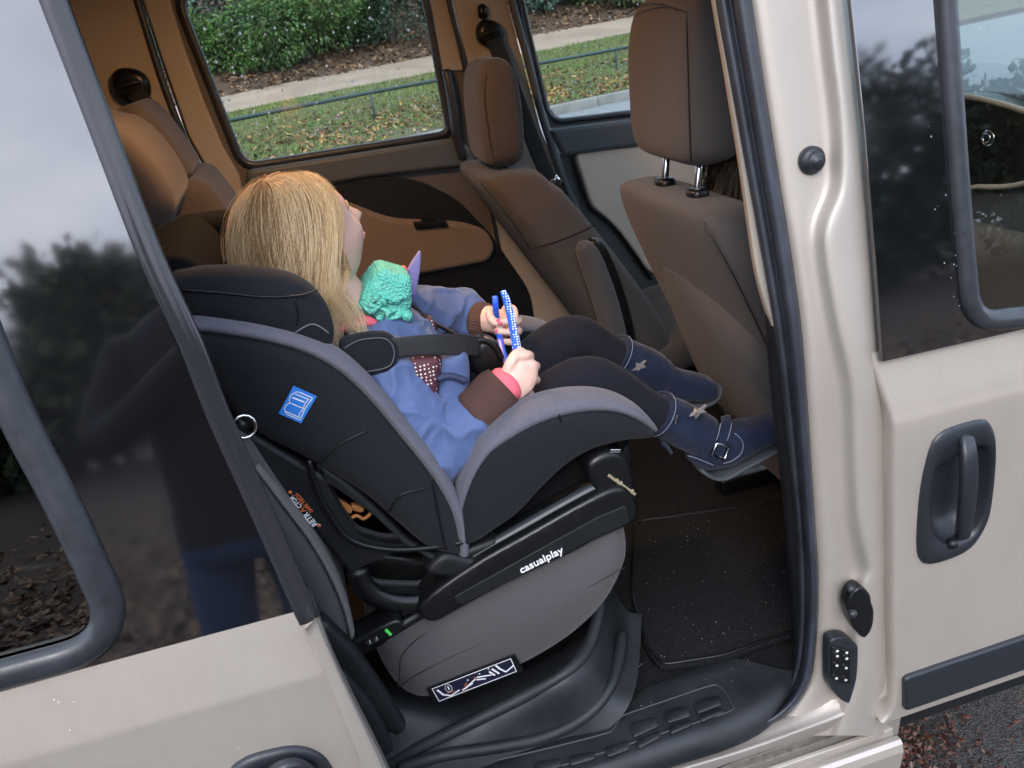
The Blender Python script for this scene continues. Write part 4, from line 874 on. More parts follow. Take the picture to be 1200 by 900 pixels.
blip('release_button', 432, 753, .165, .0042, .0036, M['chrome'], -.4); blip('release_button', 440, 749, .165, .0042, .0036, M['chrome'], -.4)
tube('knob', [q(461, 730, .19), q(461, 724, .19)], .006, M['chrome'], cseat, n=12)
# blue sticker with an open book
PK = Plane(.1765)
stk = panel('sticker', PK, [PK.px(a, b) for a, b in [(344, 452), (371.3, 464.5), (353, 496), (326.4, 484.7)]], [], .0008, .0001, M['blue'], cseat, h=.0004)
def kb(a, b): return PK.w(PK.px(a / 16.37 + 320, b / 16.37 + 445), .0005)
for L_ in ([(320, 440), (310, 380), (350, 285), (430, 235), (490, 228), (760, 350)], [(760, 350), (660, 480), (610, 560), (520, 770)], [(520, 770), (260, 655), (215, 560), (250, 485), (320, 440), (600, 555)], [(670, 380), (600, 480), (585, 545)], [(570, 570), (510, 630), (495, 700)], [(430, 270), (690, 380)], [(250, 610), (500, 715)]):
    line_on('book_symbol', L_, .0006, M['white'], stk, base=kb, lift=V((0, -.0003, 0)))
line_on('book_symbol', [(385, 345), (590, 420)], .0010, M['white'], stk, base=kb, lift=V((0, -.0003, 0)))
# ------------------------------------------------------------------ the child
M['skin'] = mat('child skin', (.72, .47, .38), .5, sss=.25, var=.05, vs=40)
M['jacket'] = mat('blue jacket cloth', (.064, .100, .225), .7, sheen=.15, bump=.15, bs=900, var=.06, vs=6, dist=.001)
M['collar'] = mat('lilac collar cloth', (.20, .18, .42), .7, sheen=.3)
M['cuff'] = mat('brown ribbed knit', (.125, .060, .048), .9, bump=.9, bs=170, kind='DIAGONAL', dist=.003)
M['pink'] = mat('coral pink cloth', (.72, .13, .17), .75, bump=.2, bs=500)
M['tights'] = mat('dark knitted tights', (.014, .0145, .021), .95, spec=.08, lump=.1, ls=25, sheen=.04, bump=.4, bs=900, var=.15, vs=400, dist=.001)
M['suede'] = mat('navy suede', (.010, .0155, .036), .9, spec=.12, sheen=.12, col2=(.017, .025, .052), vs=22, bump=.3, bs=400)
M['sole'] = mat('grey boot sole', (.055, .065, .075), .7, bump=.3, bs=300)
M['teal'] = mat('turquoise knit', (.11, .52, .42), .9, bump=.8, bs=260, kind='voronoi', col2=(.16, .55, .44), vs=60, dist=.004)
M['dress'] = dots_mat('maroon cloth with white dots', (.075, .018, .028), (.75, .70, .66), 160, .24, .7)
M['stitch'] = mat('pale stitching', (.22, .25, .34), .7)
M['glitter'] = mat('silver glitter', (.62, .55, .52), .28, metal=.9, bump=1.0, bs=600, kind='voronoi', dist=.004)
M['nail'] = mat('pink nail', (.72, .10, .20), .25, coat=.5)
M['band'] = mat('blue plastic band', (.025, .10, .62), .3)
M['banddots'] = dots_mat('blue band with white dots', (.03, .14, .68), (.80, .84, .92), 235, .36, .35)
HC = q(357, 284, .40)
hyaw, hpitch = rad(27), rad(-22)
HR = Matrix.Rotation(hyaw, 3, 'Z') @ Matrix.Rotation(hpitch, 3, 'Y')
def hw(x, y, z): return HC + HR @ V((x, y, z))
def gauss(a, b): return math.exp(-(a / b) ** 2)
def head_data(nu=56, nv=40):
    """head in its own axes: x towards the face, y to its left, z up"""
    vs_ = []
    for i in range(nv + 1):
        th = math.pi * i / nv
        for j in range(nu):
            ph = 2 * math.pi * j / nu
            d = V((math.sin(th) * math.cos(ph), math.sin(th) * math.sin(ph), math.cos(th)))
            x, y, z = d.x * .088, d.y * .072, d.z * .098
            if d.x > 0:
                f_ = d.x
                if z < -.02: y *= 1 - .35 * min(1, (-z - .02) / .08) * f_; x *= 1 + .02 * f_
                x += .020 * gauss(y, .009) * gauss(z + .022, .013) * f_         # nose
                x += .007 * gauss(y, .008) * gauss(z + .004, .016) * f_
                x += .006 * gauss(y, .018) * gauss(z + .050, .007) * f_         # lips
                x += .012 * gauss(y, .020) * gauss(z + .078, .014) * f_         # chin
                x -= .006 * (gauss(y - .028, .013) + gauss(y + .028, .013)) * gauss(z - .002, .012) * f_   # eye sockets
                x += .008 * (gauss(abs(y) - .040, .022)) * gauss(z + .035, .022) * f_                       # cheeks
                x += .004 * gauss(y, .05) * gauss(z - .030, .02) * f_
            else:
                if z < -.03: x *= .8
            vs_.append(hw(x, y, z))
    fs = []
    for i in range(nv):
        for j in range(nu):
            a = i * nu + j; b = i * nu + (j + 1) % nu; fs.append((a, a + nu, b + nu, b))
    return vs_, fs
def limb(pts, r, n=16, res=5):
    P_ = cr_spline([V(p) for p in pts], res); rr = crf(r, res); return tube_data(P_, rr, None, n)
NK = q(418, 372, .40)
HIP = V((.49, .40, .90))
SHn, SHf = q(452, 442, .294), q(484, 374, .510)
ELn, ELf = q(512, 526, .258), q(536, 368, .565)
WRn, WRf = q(596, 456, .262), q(576, 375, .505)
KNn, KNf = q(690, 447, .325), q(668, 397, .475)
ANn, ANf = q(806, 506, .325), q(756, 434, .475)
# hands
hN = q(608, 441, .268); hF = q(589, 380, .500)
def fing(pts, r): return limb(pts, r, 10, 4)
finN = []
for k, (kx, ky, tx, ty) in enumerate([(620, 416, 606, 420), (627, 428, 610, 432), (627, 444, 610, 446), (620, 460, 606, 458)]):
    finN.append(fing([q(kx - 14, ky + 2, .262), q(kx - 3, ky, .264), q(kx + 1, ky + 2, .282), q(tx + 8, ty + 3, .302), q(tx - 4, ty + 2, .304), q(tx - 8, ty + 4, .292)], [.0080, .0080, .0074, .0070, .0066, .0055]))
thN = fing([q(592, 444, .258), q(597, 428, .256), q(604, 416, .262), q(612, 411, .272)], [.0095, .009, .0082, .0068])
finF = []; tipF = []
for k, (sx, sy, tx, ty) in enumerate([(601, 362, 588, 376), (605, 376, 580, 376), (605, 388, 578, 388), (602, 400, 582, 399)]):
    if k == 0: pts = [q(592, 362, .500), q(sx, sy, .475), q(603, 372, .458), q(598, 381, .452)]
    else: pts = [q(sx - 2, sy, .492), q(sx + 3, sy, .470), q(sx - 2, sy + 1, .455), q((sx + tx) / 2, (sy + ty) / 2 + 1, .450), q(tx + 2, ty, .455)]
    finF.append(fing(pts, [.0080, .0076, .0070, .0064, .0054][:len(pts)])); tipF.append((pts[-1], pts[-2]))
thF = fing([q(580, 370, .500), q(574, 366, .472), q(577, 376, .458), q(588, 380, .452)], [.0092, .0085, .008, .0066])
def palm(c, a, b, d, e=2.4):
    R_ = []
    for t in (-.98, -.85, -.5, 0, .5, .85, .98): w = math.sqrt(1 - t * t); R_.append(superring(c + d * t, a * w, b * w, e, 16))
    return rings_mesh(R_)
ext = lambda a, b: (b - a).normalized()
dn_ = ext(WRn, hN); pN = palm(hN + V((-.002, -.008, 0)), V((.0, .019, .0)), dn_.cross(V((0, 1, 0))).normalized() * .030, dn_ * .037, 2.2)
df_ = ext(WRf, hF); pF = palm(hF + V((0, -.004, 0)), V((0, .018, 0)), df_.cross(V((0, 1, 0))).normalized() * .025, df_ * .022)
torso_st = [(V((.345, .40, 1.150)), .050, .048), (V((.360, .40, 1.105)), .098, .062), (V((.375, .40, 1.060)), .118, .076), (V((.410, .40, .995)), .118, .083), (V((.450, .40, .935)), .115, .086), (V((.500, .40, .895)), .110, .085), (V((.545, .40, .880)), .10, .075)]
def torso(gr=0.0, st=torso_st, n=36, e=2.3):
    R_ = []
    for i, (c, a, b) in enumerate(st):
        t = (st[min(i + 1, len(st) - 1)][0] - st[max(i - 1, 0)][0]).normalized(); w = t.cross(V((0, 1, 0))).normalized(); R_.append(superring(c, V((0, a + gr, 0)), w * (b + gr), e, n))
    return rings_mesh(dense(R_, 3))
parts = [head_data(), limb([hw(-.015, 0, -.07), (HC + NK) / 2 + V((.012, 0, -.035)), NK + V((0, 0, -.03))], [.044, .042, .05]), torso(),
         limb([SHn, ELn, WRn, hN - dn_ * .01], [.040, .034, .024, .024]), limb([SHf, ELf, WRf, hF], [.040, .034, .024, .022]),
         pN, pF, thN, thF] + finN + finF + [
         limb([V((.52, .345, .895)), (KNn + V((.52, .345, .895))) / 2, KNn, (KNn + ANn) / 2, ANn, q(880, 522, .325)], [.058, .054, .042, .034, .022, .015]),
         limb([V((.52, .455, .895)), (KNf + V((.52, .455, .895))) / 2, KNf, (KNf + ANf) / 2, ANf, q(808, 455, .475)], [.058, .054, .042, .034, .022, .015])]
for s in (-1, 1): parts.append(palm(hw(-.004, s * .072, -.012), HR @ V((.013, 0, 0)), HR @ V((0, .006, 0)), HR @ V((0, 0, .022))))
child = remesh('person', parts, .0024, M['skin'], smooth=2)
tag(child, 'small blonde child in blue jacket and navy boots sitting in the child seat', 'person')
for s in (-1, 1):
    e_ = obj('eye', *sphere_data(hw(.0695, s * .027, .001), .0095), mat('eye white', (.8, .8, .8), .2), child)
    obj('iris', *sphere_data(hw(.0760, s * .027, .001), (.0042, .0042, .0042)), mat('iris blue', (.05, .10, .16), .1), e_)
    tube('eyebrow', [hw(.083, s * .016, .016), hw(.082, s * .028, .020), hw(.074, s * .042, .016)], .0016, mat('brow', (.4, .28, .15), .8), child, res=3, n=6)
tube('lips', [hw(.080, -.014, -.050), hw(.0885, -.006, -.048), hw(.0885, .006, -.048), hw(.080, .014, -.050)], .0030, mat('lips', (.62, .24, .22), .45), child, res=3, n=8)
for (a, b) in tipF[1:]:
    d = ext(b, a); obj('fingernail', *sphere_data(a + V((0, -.0042, .002)) - d * .002, (.0042, .0026, .0036), 10, 6), M['nail'], child)
obj('fingernail', *sphere_data(q(586, 379, .4455), (.0048, .0028, .0038), 10, 6), M['nail'], child)
# hair ---------------------------------------------------------------------------
def hair_mat(name, a, b, c):
    m = mat(name, a, .42, spec=.5); N = m.node_tree.nodes; L = m.node_tree.links; bs_ = N['Principled BSDF']
    at = N.new('ShaderNodeVertexColor'); at.layer_name = 'tint'; sx = N.new('ShaderNodeSeparateColor'); L.new(at.outputs[0], sx.inputs[0])
    r = N.new('ShaderNodeValToRGB'); r.color_ramp.elements[0].color = (*a, 1); r.color_ramp.elements[1].color = (*c, 1); e = r.color_ramp.elements.new(.5); e.color = (*b, 1)
    L.new(sx.outputs[0], r.inputs[0]); L.new(r.outputs[0], bs_.inputs['Base Color']); bs_.inputs['Sheen Weight'].default_value = .2
    tr = N.new('ShaderNodeBsdfTranslucent'); L.new(r.outputs[0], tr.inputs[0]); ms = N.new('ShaderNodeMixShader'); ms.inputs[0].default_value = .42; o_ = N['Material Output']
    L.new(bs_.outputs[0], ms.inputs[1]); L.new(tr.outputs[0], ms.inputs[2]); L.new(ms.outputs[0], o_.inputs[0]); bs_.inputs['Roughness'].default_value = .34
    return m
M['hair'] = hair_mat('blonde hair', (.34, .185, .075), (.93, .71, .40), (1.0, .94, .75))
def hair(name, center, rot, radii, locks, per, hang, mt, parent, seed, tip, cap=True, rad_=.0007, keep=None, collide=None, clumpf=.8, lift=.05):
    """locks of strands: each runs over the skull from its root to ear height, then hangs; three sided tubes"""
    rnd = random.Random(seed); vs_, fs, tint = [], [], []
    if cap:
        cv, cf = sphere_data((0, 0, 0), 1.0, 40, 28)
        for p in cv: vs_.append(center + rot @ V((p.x * radii[0] * 1.012, p.y * radii[1] * 1.012, p.z * radii[2] * 1.012)))
        for f_ in cf:
            c_ = sum((cv[i] for i in f_), V()) / len(f_)
            if keep(c_): fs.append(f_); tint += [.18] * len(f_)
    def path(al, ph, lf, hl, w1, w2, wob, wav=(0, 0)):
        """al: polar angle from the crown, ph: azimuth (0 = face)"""
        s_ = 1 if ph >= 0 else -1; tgt = s_ * (rad(98) + abs(ph) / math.pi * rad(82)) + w1 * .25; a1 = rad(100); pts = []
        n1 = 9
        for k in range(n1):
            t = k / (n1 - 1); a = al + (max(a1, al) - al) * t; p_ = ph + (tgt - ph) * (t ** .7); r_ = 1.012 + lf * (.35 + .65 * t) * (1 + .9 * max(0, -math.cos(p_)))
            d = V((math.sin(a) * math.cos(p_), math.sin(a) * math.sin(p_), math.cos(a))); pts.append(center + rot @ V((d.x * radii[0] * r_, d.y * radii[1] * r_, d.z * radii[2] * r_)))
        v = (pts[-1] - pts[-2]).normalized(); n2 = 8
        for k in range(n2):
            t = (k + 1) / n2; v = (v * .6 + V((tip[0] * t + w1 * .15, tip[1] * t + w2 * .15, -1)) * .5).normalized(); np_ = pts[-1] + v * (hl / n2) + V((math.sin(k * 1.3 + w1 * 9), math.cos(k * 1.1 + w2 * 9), 0)) * wob
            if collide: np_ = collide(np_, rnd)
            pts.append(np_)
        for k in range(3, len(pts)):
            e = (k - 2) / len(pts); ww = math.sin(k * .62 + wav[0] * 6.28) * wav[1] * e; pts[k] = pts[k] + rot @ V((ww, ww * .5, 0))
        return pts
    n = 0; guard = 0
    while n < locks and guard < locks * 30:
        guard += 1
        z = rnd.uniform(-.25, 1); ph = rnd.uniform(-math.pi, math.pi); rr = math.sqrt(max(0, 1 - z * z)); d = V((rr * math.cos(ph), rr * math.sin(ph), z))
        if not keep(d): continue
        n += 1; al = math.acos(z); g = rnd.random(); hl = hang * rnd.uniform(.35, 1.25); lf = lift * rnd.uniform(.4, 1.5); W1, W2 = rnd.gauss(0, .75), rnd.gauss(0, .6)
        wv_ = (ph * .35 + rnd.gauss(0, .12), rnd.uniform(.008, .024)); G = path(al, ph, lf, hl, W1, W2, .0012, wv_)
        for s_ in range(per):
            a2 = max(.02, al + rnd.gauss(0, .14)); p2 = ph + rnd.gauss(0, .14) / max(.25, math.sin(al))
            if not keep(V((math.sin(a2) * math.cos(p2), math.sin(a2) * math.sin(p2), math.cos(a2)))): a2, p2 = al, ph
            fly = 1 if rnd.random() < .035 else 0; S_ = path(a2, p2, lf + rnd.uniform(-.02, .03) + fly * rnd.uniform(.03, .14), hl * rnd.uniform(.8, 1.08), W1 + rnd.gauss(0, .22), W2 + rnd.gauss(0, .22), .0009, (wv_[0] + rnd.gauss(0, .06), wv_[1]))
            cf_ = clumpf * rnd.uniform(.6, 1.0) * (.15 if fly else 1); m_ = len(G); pts = [S_[k] + (G[k] - S_[k]) * (cf_ * (k / (m_ - 1)) ** 1.2) for k in range(m_)]
            w0 = rad_ * rnd.uniform(.6, 1.25) * (.6 if fly else 1); tn = min(1, max(0, (g if g > .34 else g * .5) + rnd.uniform(-.10, .10))); b0 = len(vs_)
            for k, p in enumerate(pts):
                t = (pts[min(k + 1, m_ - 1)] - pts[max(k - 1, 0)]).normalized(); sd = t.cross(V((.3, -.9, .2))).normalized(); up = t.cross(sd); w = w0 * (1 - .8 * (k / m_) ** 3)
                vs_ += [p + sd * w, p - sd * w * .5 + up * w * .87, p - sd * w * .5 - up * w * .87]
            for k in range(m_ - 1):
                for j in range(3):
                    a = b0 + k * 3 + j; b = b0 + k * 3 + (j + 1) % 3; fs.append((a, b, b + 3, a + 3)); tint += [min(1, tn * (.72 + .28 * k / m_) + .10 * k / m_)] * 4
    o = obj(name, vs_, fs, mt, parent)
    ca = o.data.color_attributes.new('tint', 'BYTE_COLOR', 'CORNER'); buf = []
    for t in tint: buf += [t, t, t, 1]
    ca.data.foreach_set('color', buf)
    return o
def keep_child(d):
    # front: hairline on the forehead, open towards the face
    return not (d.x > .30 and d.z < .66) and not (d.x > .08 and d.z < .05) and d.z > -.55
pad_top = q(330, 330, .26).z
def col_child(p, rnd):
    # the hair lies on the head wing and slides over its front edge
    if p.y < .275 and p.y > .19 and p.x < q(392, 395, .25).x and p.z < pad_top + .008:
        return V((p.x + .004, p.y, pad_top + .006 + rnd.random() * .006))
    return p
hair('hair', HC, HR, (.092, .079, .102), 260, 58, .118, M['hair'], child, 3, (.02, -.08), keep=keep_child, collide=col_child, rad_=.00036, clumpf=.82, lift=.11)
# jacket -----------------------------------------------------------------------
def wrinkle(co, n_):
    a = noise.noise(V((co.x * 16 + co.z * 10, co.y * 10, co.z * 22 - co.x * 9))); b = noise.noise(V((co.x * 34 - co.z * 20, co.y * 30, co.z * 30))); 
    c_ = 1 - abs(noise.noise(V((co.x * 22 + co.z * 8, co.y * 16 + 5, co.z * 20))) ) * 2
    d_ = 1 - abs(noise.noise(V((co.x * 15 - co.z * 24 + 7, co.y * 20, co.z * 13 + co.x * 22)))) * 2.2
    return .0060 * a + .0022 * b + .0068 * max(0, c_) ** 2.5 + .0022 * max(0, d_) ** 3
jst = [(c, a + .014, b + .014) for c, a, b in torso_st]; jst[0] = (jst[0][0], .066, .058)
cuffN0, cuffN1 = q(554, 487, .252), q(591, 452, .259)
cuffF0, cuffF1 = q(558, 374, .535), q(573, 377, .515)
jk = remesh('jacket', [torso(0, jst), limb([q(436, 436, .32), SHn, q(478, 492, .266), ELn, q(536, 505, .254), cuffN0 + (cuffN1 - cuffN0) * .12], [.056, .060, .058, .055, .048, .037]),
     limb([q(466, 388, .48), SHf, q(508, 368, .545), ELf, q(550, 372, .55), cuffF0 + (cuffF1 - cuffF0) * .1], [.048, .050, .048, .046, .042, .035]),
     limb([q(505, 545, .31), q(530, 548, .31), q(545, 525, .34)], [.05, .05, .04])], .0034, M['jacket'], child, smooth=7, fn=wrinkle)
_m = jk.modifiers.new('s', 'SMOOTH'); _m.iterations = 3; _m.factor = .5; bake(jk); jk.data.shade_smooth()
def knit_cuff(a, b, r, par):
    d = (b - a); P_ = [a + d * t for t in (0, .12, .35, .6, .85, 1.0)]; fr = frames(P_); R_ = []
    rr = [r * .96, r * 1.02, r, r * .98, r * .97, r * .88]
    for p, (t, s, u), w in zip(P_, fr, rr): R_.append([p + (s * math.cos(k * math.pi / 40) + u * math.sin(k * math.pi / 40)) * (w + (.0011 if k % 2 else 0)) for k in range(80)])
    v, f = rings_mesh(R_); return obj('cuff', v, f, M['cuff'], par)
knit_cuff(cuffN0, cuffN1, .039, jk); knit_cuff(cuffF0, cuffF1, .033, jk)
cu_ = tube('inner_cuff', [cuffN1 - (cuffN1 - cuffN0) * .1, cuffN1 + (cuffN1 - cuffN0) * .12, cuffN1 + (cuffN1 - cuffN0) * .20], [.031, .0295, .026], M['pink'], jk, n=20)
R_ = [q(473, 332, .485), q(479, 315, .485), q(487, 302, .485), q(493, 295, .485), q(493, 312, .485), q(490, 332, .485), q(486, 348, .485), q(474, 354, .485), q(466, 350, .485)]
fix_normals(obj('collar', *slab_data(outline([V((p.x, .485, p.z)) for p in R_], 4), .497, .004), M['collar'], jk))
fix_normals(slab('collar_lining', [(460, 334), (466, 318), (473, 312), (478, 316), (478, 326), (470, 340)], .475, .486, .004, M['pink'], jk))
tube('hood_lining', [q(398, 385, .325), q(412, 378, .335), q(428, 376, .345), q(442, 379, .350)], [.006, .009, .009, .005], M['pink'], jk, res=4, n=14)
fix_normals(slab('dress', [(464, 424), (484, 418), (506, 415), (518, 420), (518, 440), (514, 462), (507, 470), (492, 458), (470, 444), (462, 434)], .256, .36, .012, M['dress'], child, bulge=.006))
fix_normals(slab('dress', [(500, 378), (506, 375), (512, 382), (510, 394), (502, 392)], .42, .46, .004, M['dress'], child))
fix_normals(slab('jacket_front', [(516, 425), (530, 414), (546, 412), (552, 430), (550, 460), (535, 490), (518, 500), (510, 480), (514, 455)], .262, .34, .014, M['jacket'], jk, bulge=.006))
tube('zip', [q(a, b, .253) for a, b in [(514, 444), (522, 441), (534, 442), (546, 447)]], .0055, mat('dark blue zip tape', (.02, .03, .075), .6, bump=.8, bs=500), jk, res=4, n=10)
tube('zip', [q(a, b, .40) for a, b in [(470, 376), (484, 372), (492, 380), (500, 392)]], .004, M['csfab'], jk, res=4, n=8)
# turquoise knitted scarf
def bump_knit(co, n_): return .0016 * noise.noise(co * 130) + .0018 * abs(noise.noise(co * 60))
sc_ = slab('scarf', [(421, 358), (428, 340), (440, 323), (449, 317), (468, 321), (481, 326), (483, 340), (482, 366), (470, 377), (448, 376), (430, 371), (422, 365)], .350, .43, .013, M['teal'], child, bulge=.004, n=4)
mods(sc_, subsurf=2); bake(sc_); _zk = q(450, 348, .35).z; sc_.data.update(); _nn = [v.normal.copy() for v in sc_.data.vertices]
for v, n_ in zip(sc_.data.vertices, _nn):
    kn = math.sin(v.co.x * 900 + v.co.z * 240) * math.sin(v.co.z * 900 - v.co.x * 240)
    v.co += n_ * ((.0011 * kn if v.co.z > _zk else .0030 * abs(noise.noise(v.co * 62)) + .0006 * kn) + .0015 * noise.noise(v.co * 25))
for i in range(16):
    a, b = random.uniform(424, 470), random.uniform(348, 372)
    pth = [q(a, b, .342), q(a + random.uniform(-7, 7), b + random.uniform(-6, 3), .337), q(a + random.uniform(-10, 10), b + random.uniform(-7, 6), .343)]
    tube('ruffle', pth, .0034, M['teal'], sc_, res=4, n=8)
obj('bobble', *sphere_data(q(477, 370, .348), .009, 14, 10), M['teal'], sc_)
# tights, boots -------------------------------------------------------------------
def fine(co, n_): return .0009 * noise.noise(co * 24)
def tights(kn, an, hip, end):
    return limb([hip, (kn + hip) / 2 + V((0, 0, .004)), kn, (kn * .55 + an * .45), an, end], [.060, .055, .0445, .040, .030, .020], 24, 6)
tg = remesh('tights', [tights(KNn, ANn, V((.52, .345, .900)), q(840, 520, .325)), tights(KNf, ANf, V((.52, .455, .900)), q(790, 446, .475)), torso(.004, torso_st[4:])], .0042, M['tights'], child, smooth=3, fn=fine)
def boot(shaft, rs, foot, sole, y, big=True):
    """shaft path px, foot stations (px x, px y, half height, half width)"""
    SP = [q(a, b, y) for a, b in shaft]
    sh = tube_data(cr_spline(SP, 4), crf(rs, 4), None, 24, round_ends=False)
    R_ = []
    C_ = [q(a, b, y) for a, b, _, _ in foot]
    for i, ((a, b, hh, w), c) in enumerate(zip(foot, C_)):
        t = (C_[min(i + 1, len(C_) - 1)] - C_[max(i - 1, 0)]).normalized(); u = t.cross(V((0, 1, 0))).normalized(); R_.append(superring(c, V((0, w, 0)), u * hh, 2.5, 24))
    def slouch(co, n_): return .0028 * noise.noise(V((co.x * 30 + co.z * 45, co.y * 12, co.z * 20 - co.x * 16))) + .0008 * noise.noise(co * 90)
    o = remesh('boot', [sh, rings_mesh(dense(R_, 3))], .003, M['suede'], child, smooth=3, fn=slouch)
    # sole
    S_ = [q(a, b - 3.5, y) for a, b, _ in sole]; v, f = tube_data(cr_spline(S_, 4), crf([w * .86 for _, _, w in sole], 4), .0046, 18, 3, side=(0, 1, 0)); obj('sole', v, f, M['sole'], o)
    # rolled top edge
    t = (SP[1] - SP[0]).normalized(); s = t.cross(V((0, 1, 0))).normalized(); r = rs[0] + .003
    lp_ = [SP[0] + (V((0, 1, 0)) * math.cos(k * math.pi / 12) + s * math.sin(k * math.pi / 12)) * r for k in range(25)]
    tube('boot_top', lp_, .0026, M['suede'], o, n=8, round_ends=False)
    tube('stitching', [p + t * .006 + (p - SP[0]).normalized() * .002 for p in lp_], .0007, M['stitch'], o, n=5, round_ends=False)
    return o
b1 = boot([(770, 484), (783, 490), (803, 500), (825, 512)], [.037, .040, .041, .039], [(815, 522, .030, .027), (828, 528, .036, .031), (850, 523, .038, .032), (872, 512, .034, .033), (893, 505, .029, .033), (912, 498, .023, .029), (924, 494, .013, .019)], [(818, 551, .022), (830, 558, .028), (845, 558, .030), (868, 546, .029), (892, 532, .033), (914, 519, .030), (926, 512, .018)], .325)
tag(b1, 'navy suede boot with square buckle and glitter star, nearest the door', None)
b2 = boot([(722, 416), (733, 421), (752, 430), (776, 443)], [.037, .039, .040, .036], [(756, 440, .030, .028), (775, 449, .034, .030), (792, 451, .034, .031), (808, 453, .030, .032), (822, 455, .026, .031), (833, 456, .019, .026), (838, 457, .010, .016)], [(764, 474, .02), (776, 480, .027), (790, 480, .028), (808, 477, .029), (826, 473, .030), (838, 465, .024), (842, 455, .016)], .475)
# strap, buckle, star, tag on the near boot
YB = .325 - .0355
tube('strap', [q(a, b, y_) for a, b, y_ in [(850, 488, .318), (851, 496, .298), (849, 506, .291), (846, 518, .2885), (843, 530, .2885), (838, 541, .291)]], .0085, M['suede'], b1, rb=.0022, res=4, n=12, e=3, side=(1, 0, .2))
for s in (-1, 1): tube('stitching', [q(a + s * 6.4, b, y_) for a, b, y_ in [(851, 496, .296), (849, 506, .289), (846, 516, .2865)]], .0007, M['stitch'], b1, res=3, n=5)
bc = [q(a, b, .2845) for a, b in [(840, 519.5), (855, 524), (849, 538), (834, 533)]]
tube('buckle', bc + [bc[0]], .0024, M['chrome'], b1, n=8)
tube('stitching', [q(a, b, .2885) for a, b in [(861, 508), (868, 514), (871, 522), (868, 532), (858, 540), (848, 543)]], .0008, M['stitch'], b1, res=4, n=5)
tube('stitching', [q(a, b, .291) for a, b in [(806, 534), (816, 537), (826, 541), (836, 545)]], .0008, M['stitch'], b1, res=4, n=5)
sc0 = q(820, 483, .283); ux = V((.9, -.05, .15)).normalized(); uz = V((.1, -.45, 1)).normalized()
sv = [sc0 + V((0, -.002, 0))]
for k in range(10):
    r_ = .0165 if k % 2 == 0 else .0075; t = math.pi / 2 + k * math.pi / 5 + .5; sv.append(sc0 + ux * (r_ * math.cos(t)) + uz * (r_ * math.sin(t)))
obj('glitter_star', sv + [p + V((0, .012, -.004)) for p in sv], [(0, 1 + k, 1 + (k + 1) % 10) for k in range(10)] + [(1 + k, 12 + k, 12 + (k + 1) % 10, 1 + (k + 1) % 10) for k in range(10)], M['glitter'], b1, smooth=False)
box('metal_tag', q(792.5, 492, .279), (.0022, .0018, .0085), M['chrome'], b1, bevel=.0006, rot=Matrix.Rotation(.3, 3, 'Y'))
tube('pull_tab', [q(776, 519, .30), q(782, 524, .298), q(786, 530, .298)], [.006, .008, .007], M['suede'], b1, rb=.003, n=10, res=3)
obj('glitter_star', [p + (q(750, 430, .432) - sc0) for p in sv + [p + V((0, .012, -.004)) for p in sv]], [(0, 1 + k, 1 + (k + 1) % 10) for k in range(10)] + [(1 + k, 12 + k, 12 + (k + 1) % 10, 1 + (k + 1) % 10) for k in range(10)], M['glitter'], b2, smooth=False)
# harness -------------------------------------------------------------------------
hps = [(398, 404), (418, 394), (448, 391), (463, 398), (468, 412), (465, 428), (452, 438), (426, 441), (406, 437)]
fix_normals(slab('harness_pad', hps, .238, .258, .007, M['csfab'], cseat, bulge=.002))
tube('stitch_seam', [q(a, b, .2355) for a, b in [(404, 408), (420, 399), (447, 396), (458, 402), (462, 413), (459, 426), (449, 432), (427, 436)]], .0009, M['csgrey'], cseat, res=3, n=5)
def ribbon(name, P_, w, mt, par, side): return tube(name, P_, w, mt, par, rb=.0016, res=5, n=12, e=4, side=side)
ribbon('harness_strap', [q(455, 410, .244), q(480, 406, .242), (q(510, 404, .246)), q(540, 404, .265), q(562, 406, .30)], [.018, .0175, .017, .016, .015], M['webbing'], cseat, (-.2, -.2, 1))
ribbon('harness_strap', [q(480, 352, .46), q(505, 376, .44), q(530, 390, .40), q(555, 404, .35)], .012, M['webbing'], cseat, (-.6, -.2, .8))
bk_ = fix_normals(slab('harness_buckle', [(546, 416), (556, 404), (570, 398), (584, 404), (592, 420), (588, 436), (574, 446), (556, 440), (547, 430)], .305, .345, .012, M['satinblack'], cseat, bulge=.003))
tube('buckle_hoop', [q(a, b, .302) for a, b in [(552, 402), (566, 398), (580, 406), (588, 420)]], .005, M['satinblack'], bk_, res=4, n=10)
fix_normals(slab('crotch_strap', [(556, 425), (575, 440), (590, 470), (575, 485), (550, 470), (545, 440)], .31, .335, .008, M['csfab'], cseat))
fix_normals(slab('buckle_label', [(561, 398), (569, 395), (575, 399), (568, 402)], .300, .304, .0015, M['orangebrown'], bk_))
# the dotted band in the child's hands ------------------------------------------------
bd = empty('hair_band', q(600, 400, .27), 'blue band with white dots held upright in both hands of the child', 'hair band')
PA = [q(a, b, .288) for a, b in [(589, 341), (593, 350), (598, 368), (602, 388), (605, 404), (607, 420), (608, 440)]]
tube('dotted_arm', PA, [.0046, .0056, .0062, .0066, .007, .007, .007], M['banddots'], bd, rb=.0016, res=5, n=12, e=3.5, side=(1, -.25, .2))
PBn = [q(a, b, y_) for a, b, y_ in [(580, 347, .455), (581, 362, .452), (583, 380, .470), (587, 402, .43), (593, 424, .38), (602, 445, .315), (608, 440, .29)]]
tube('plain_arm', PBn, .0052, M['band'], bd, rb=.0016, res=5, n=12, e=3.5, side=(1, -.2, .2))
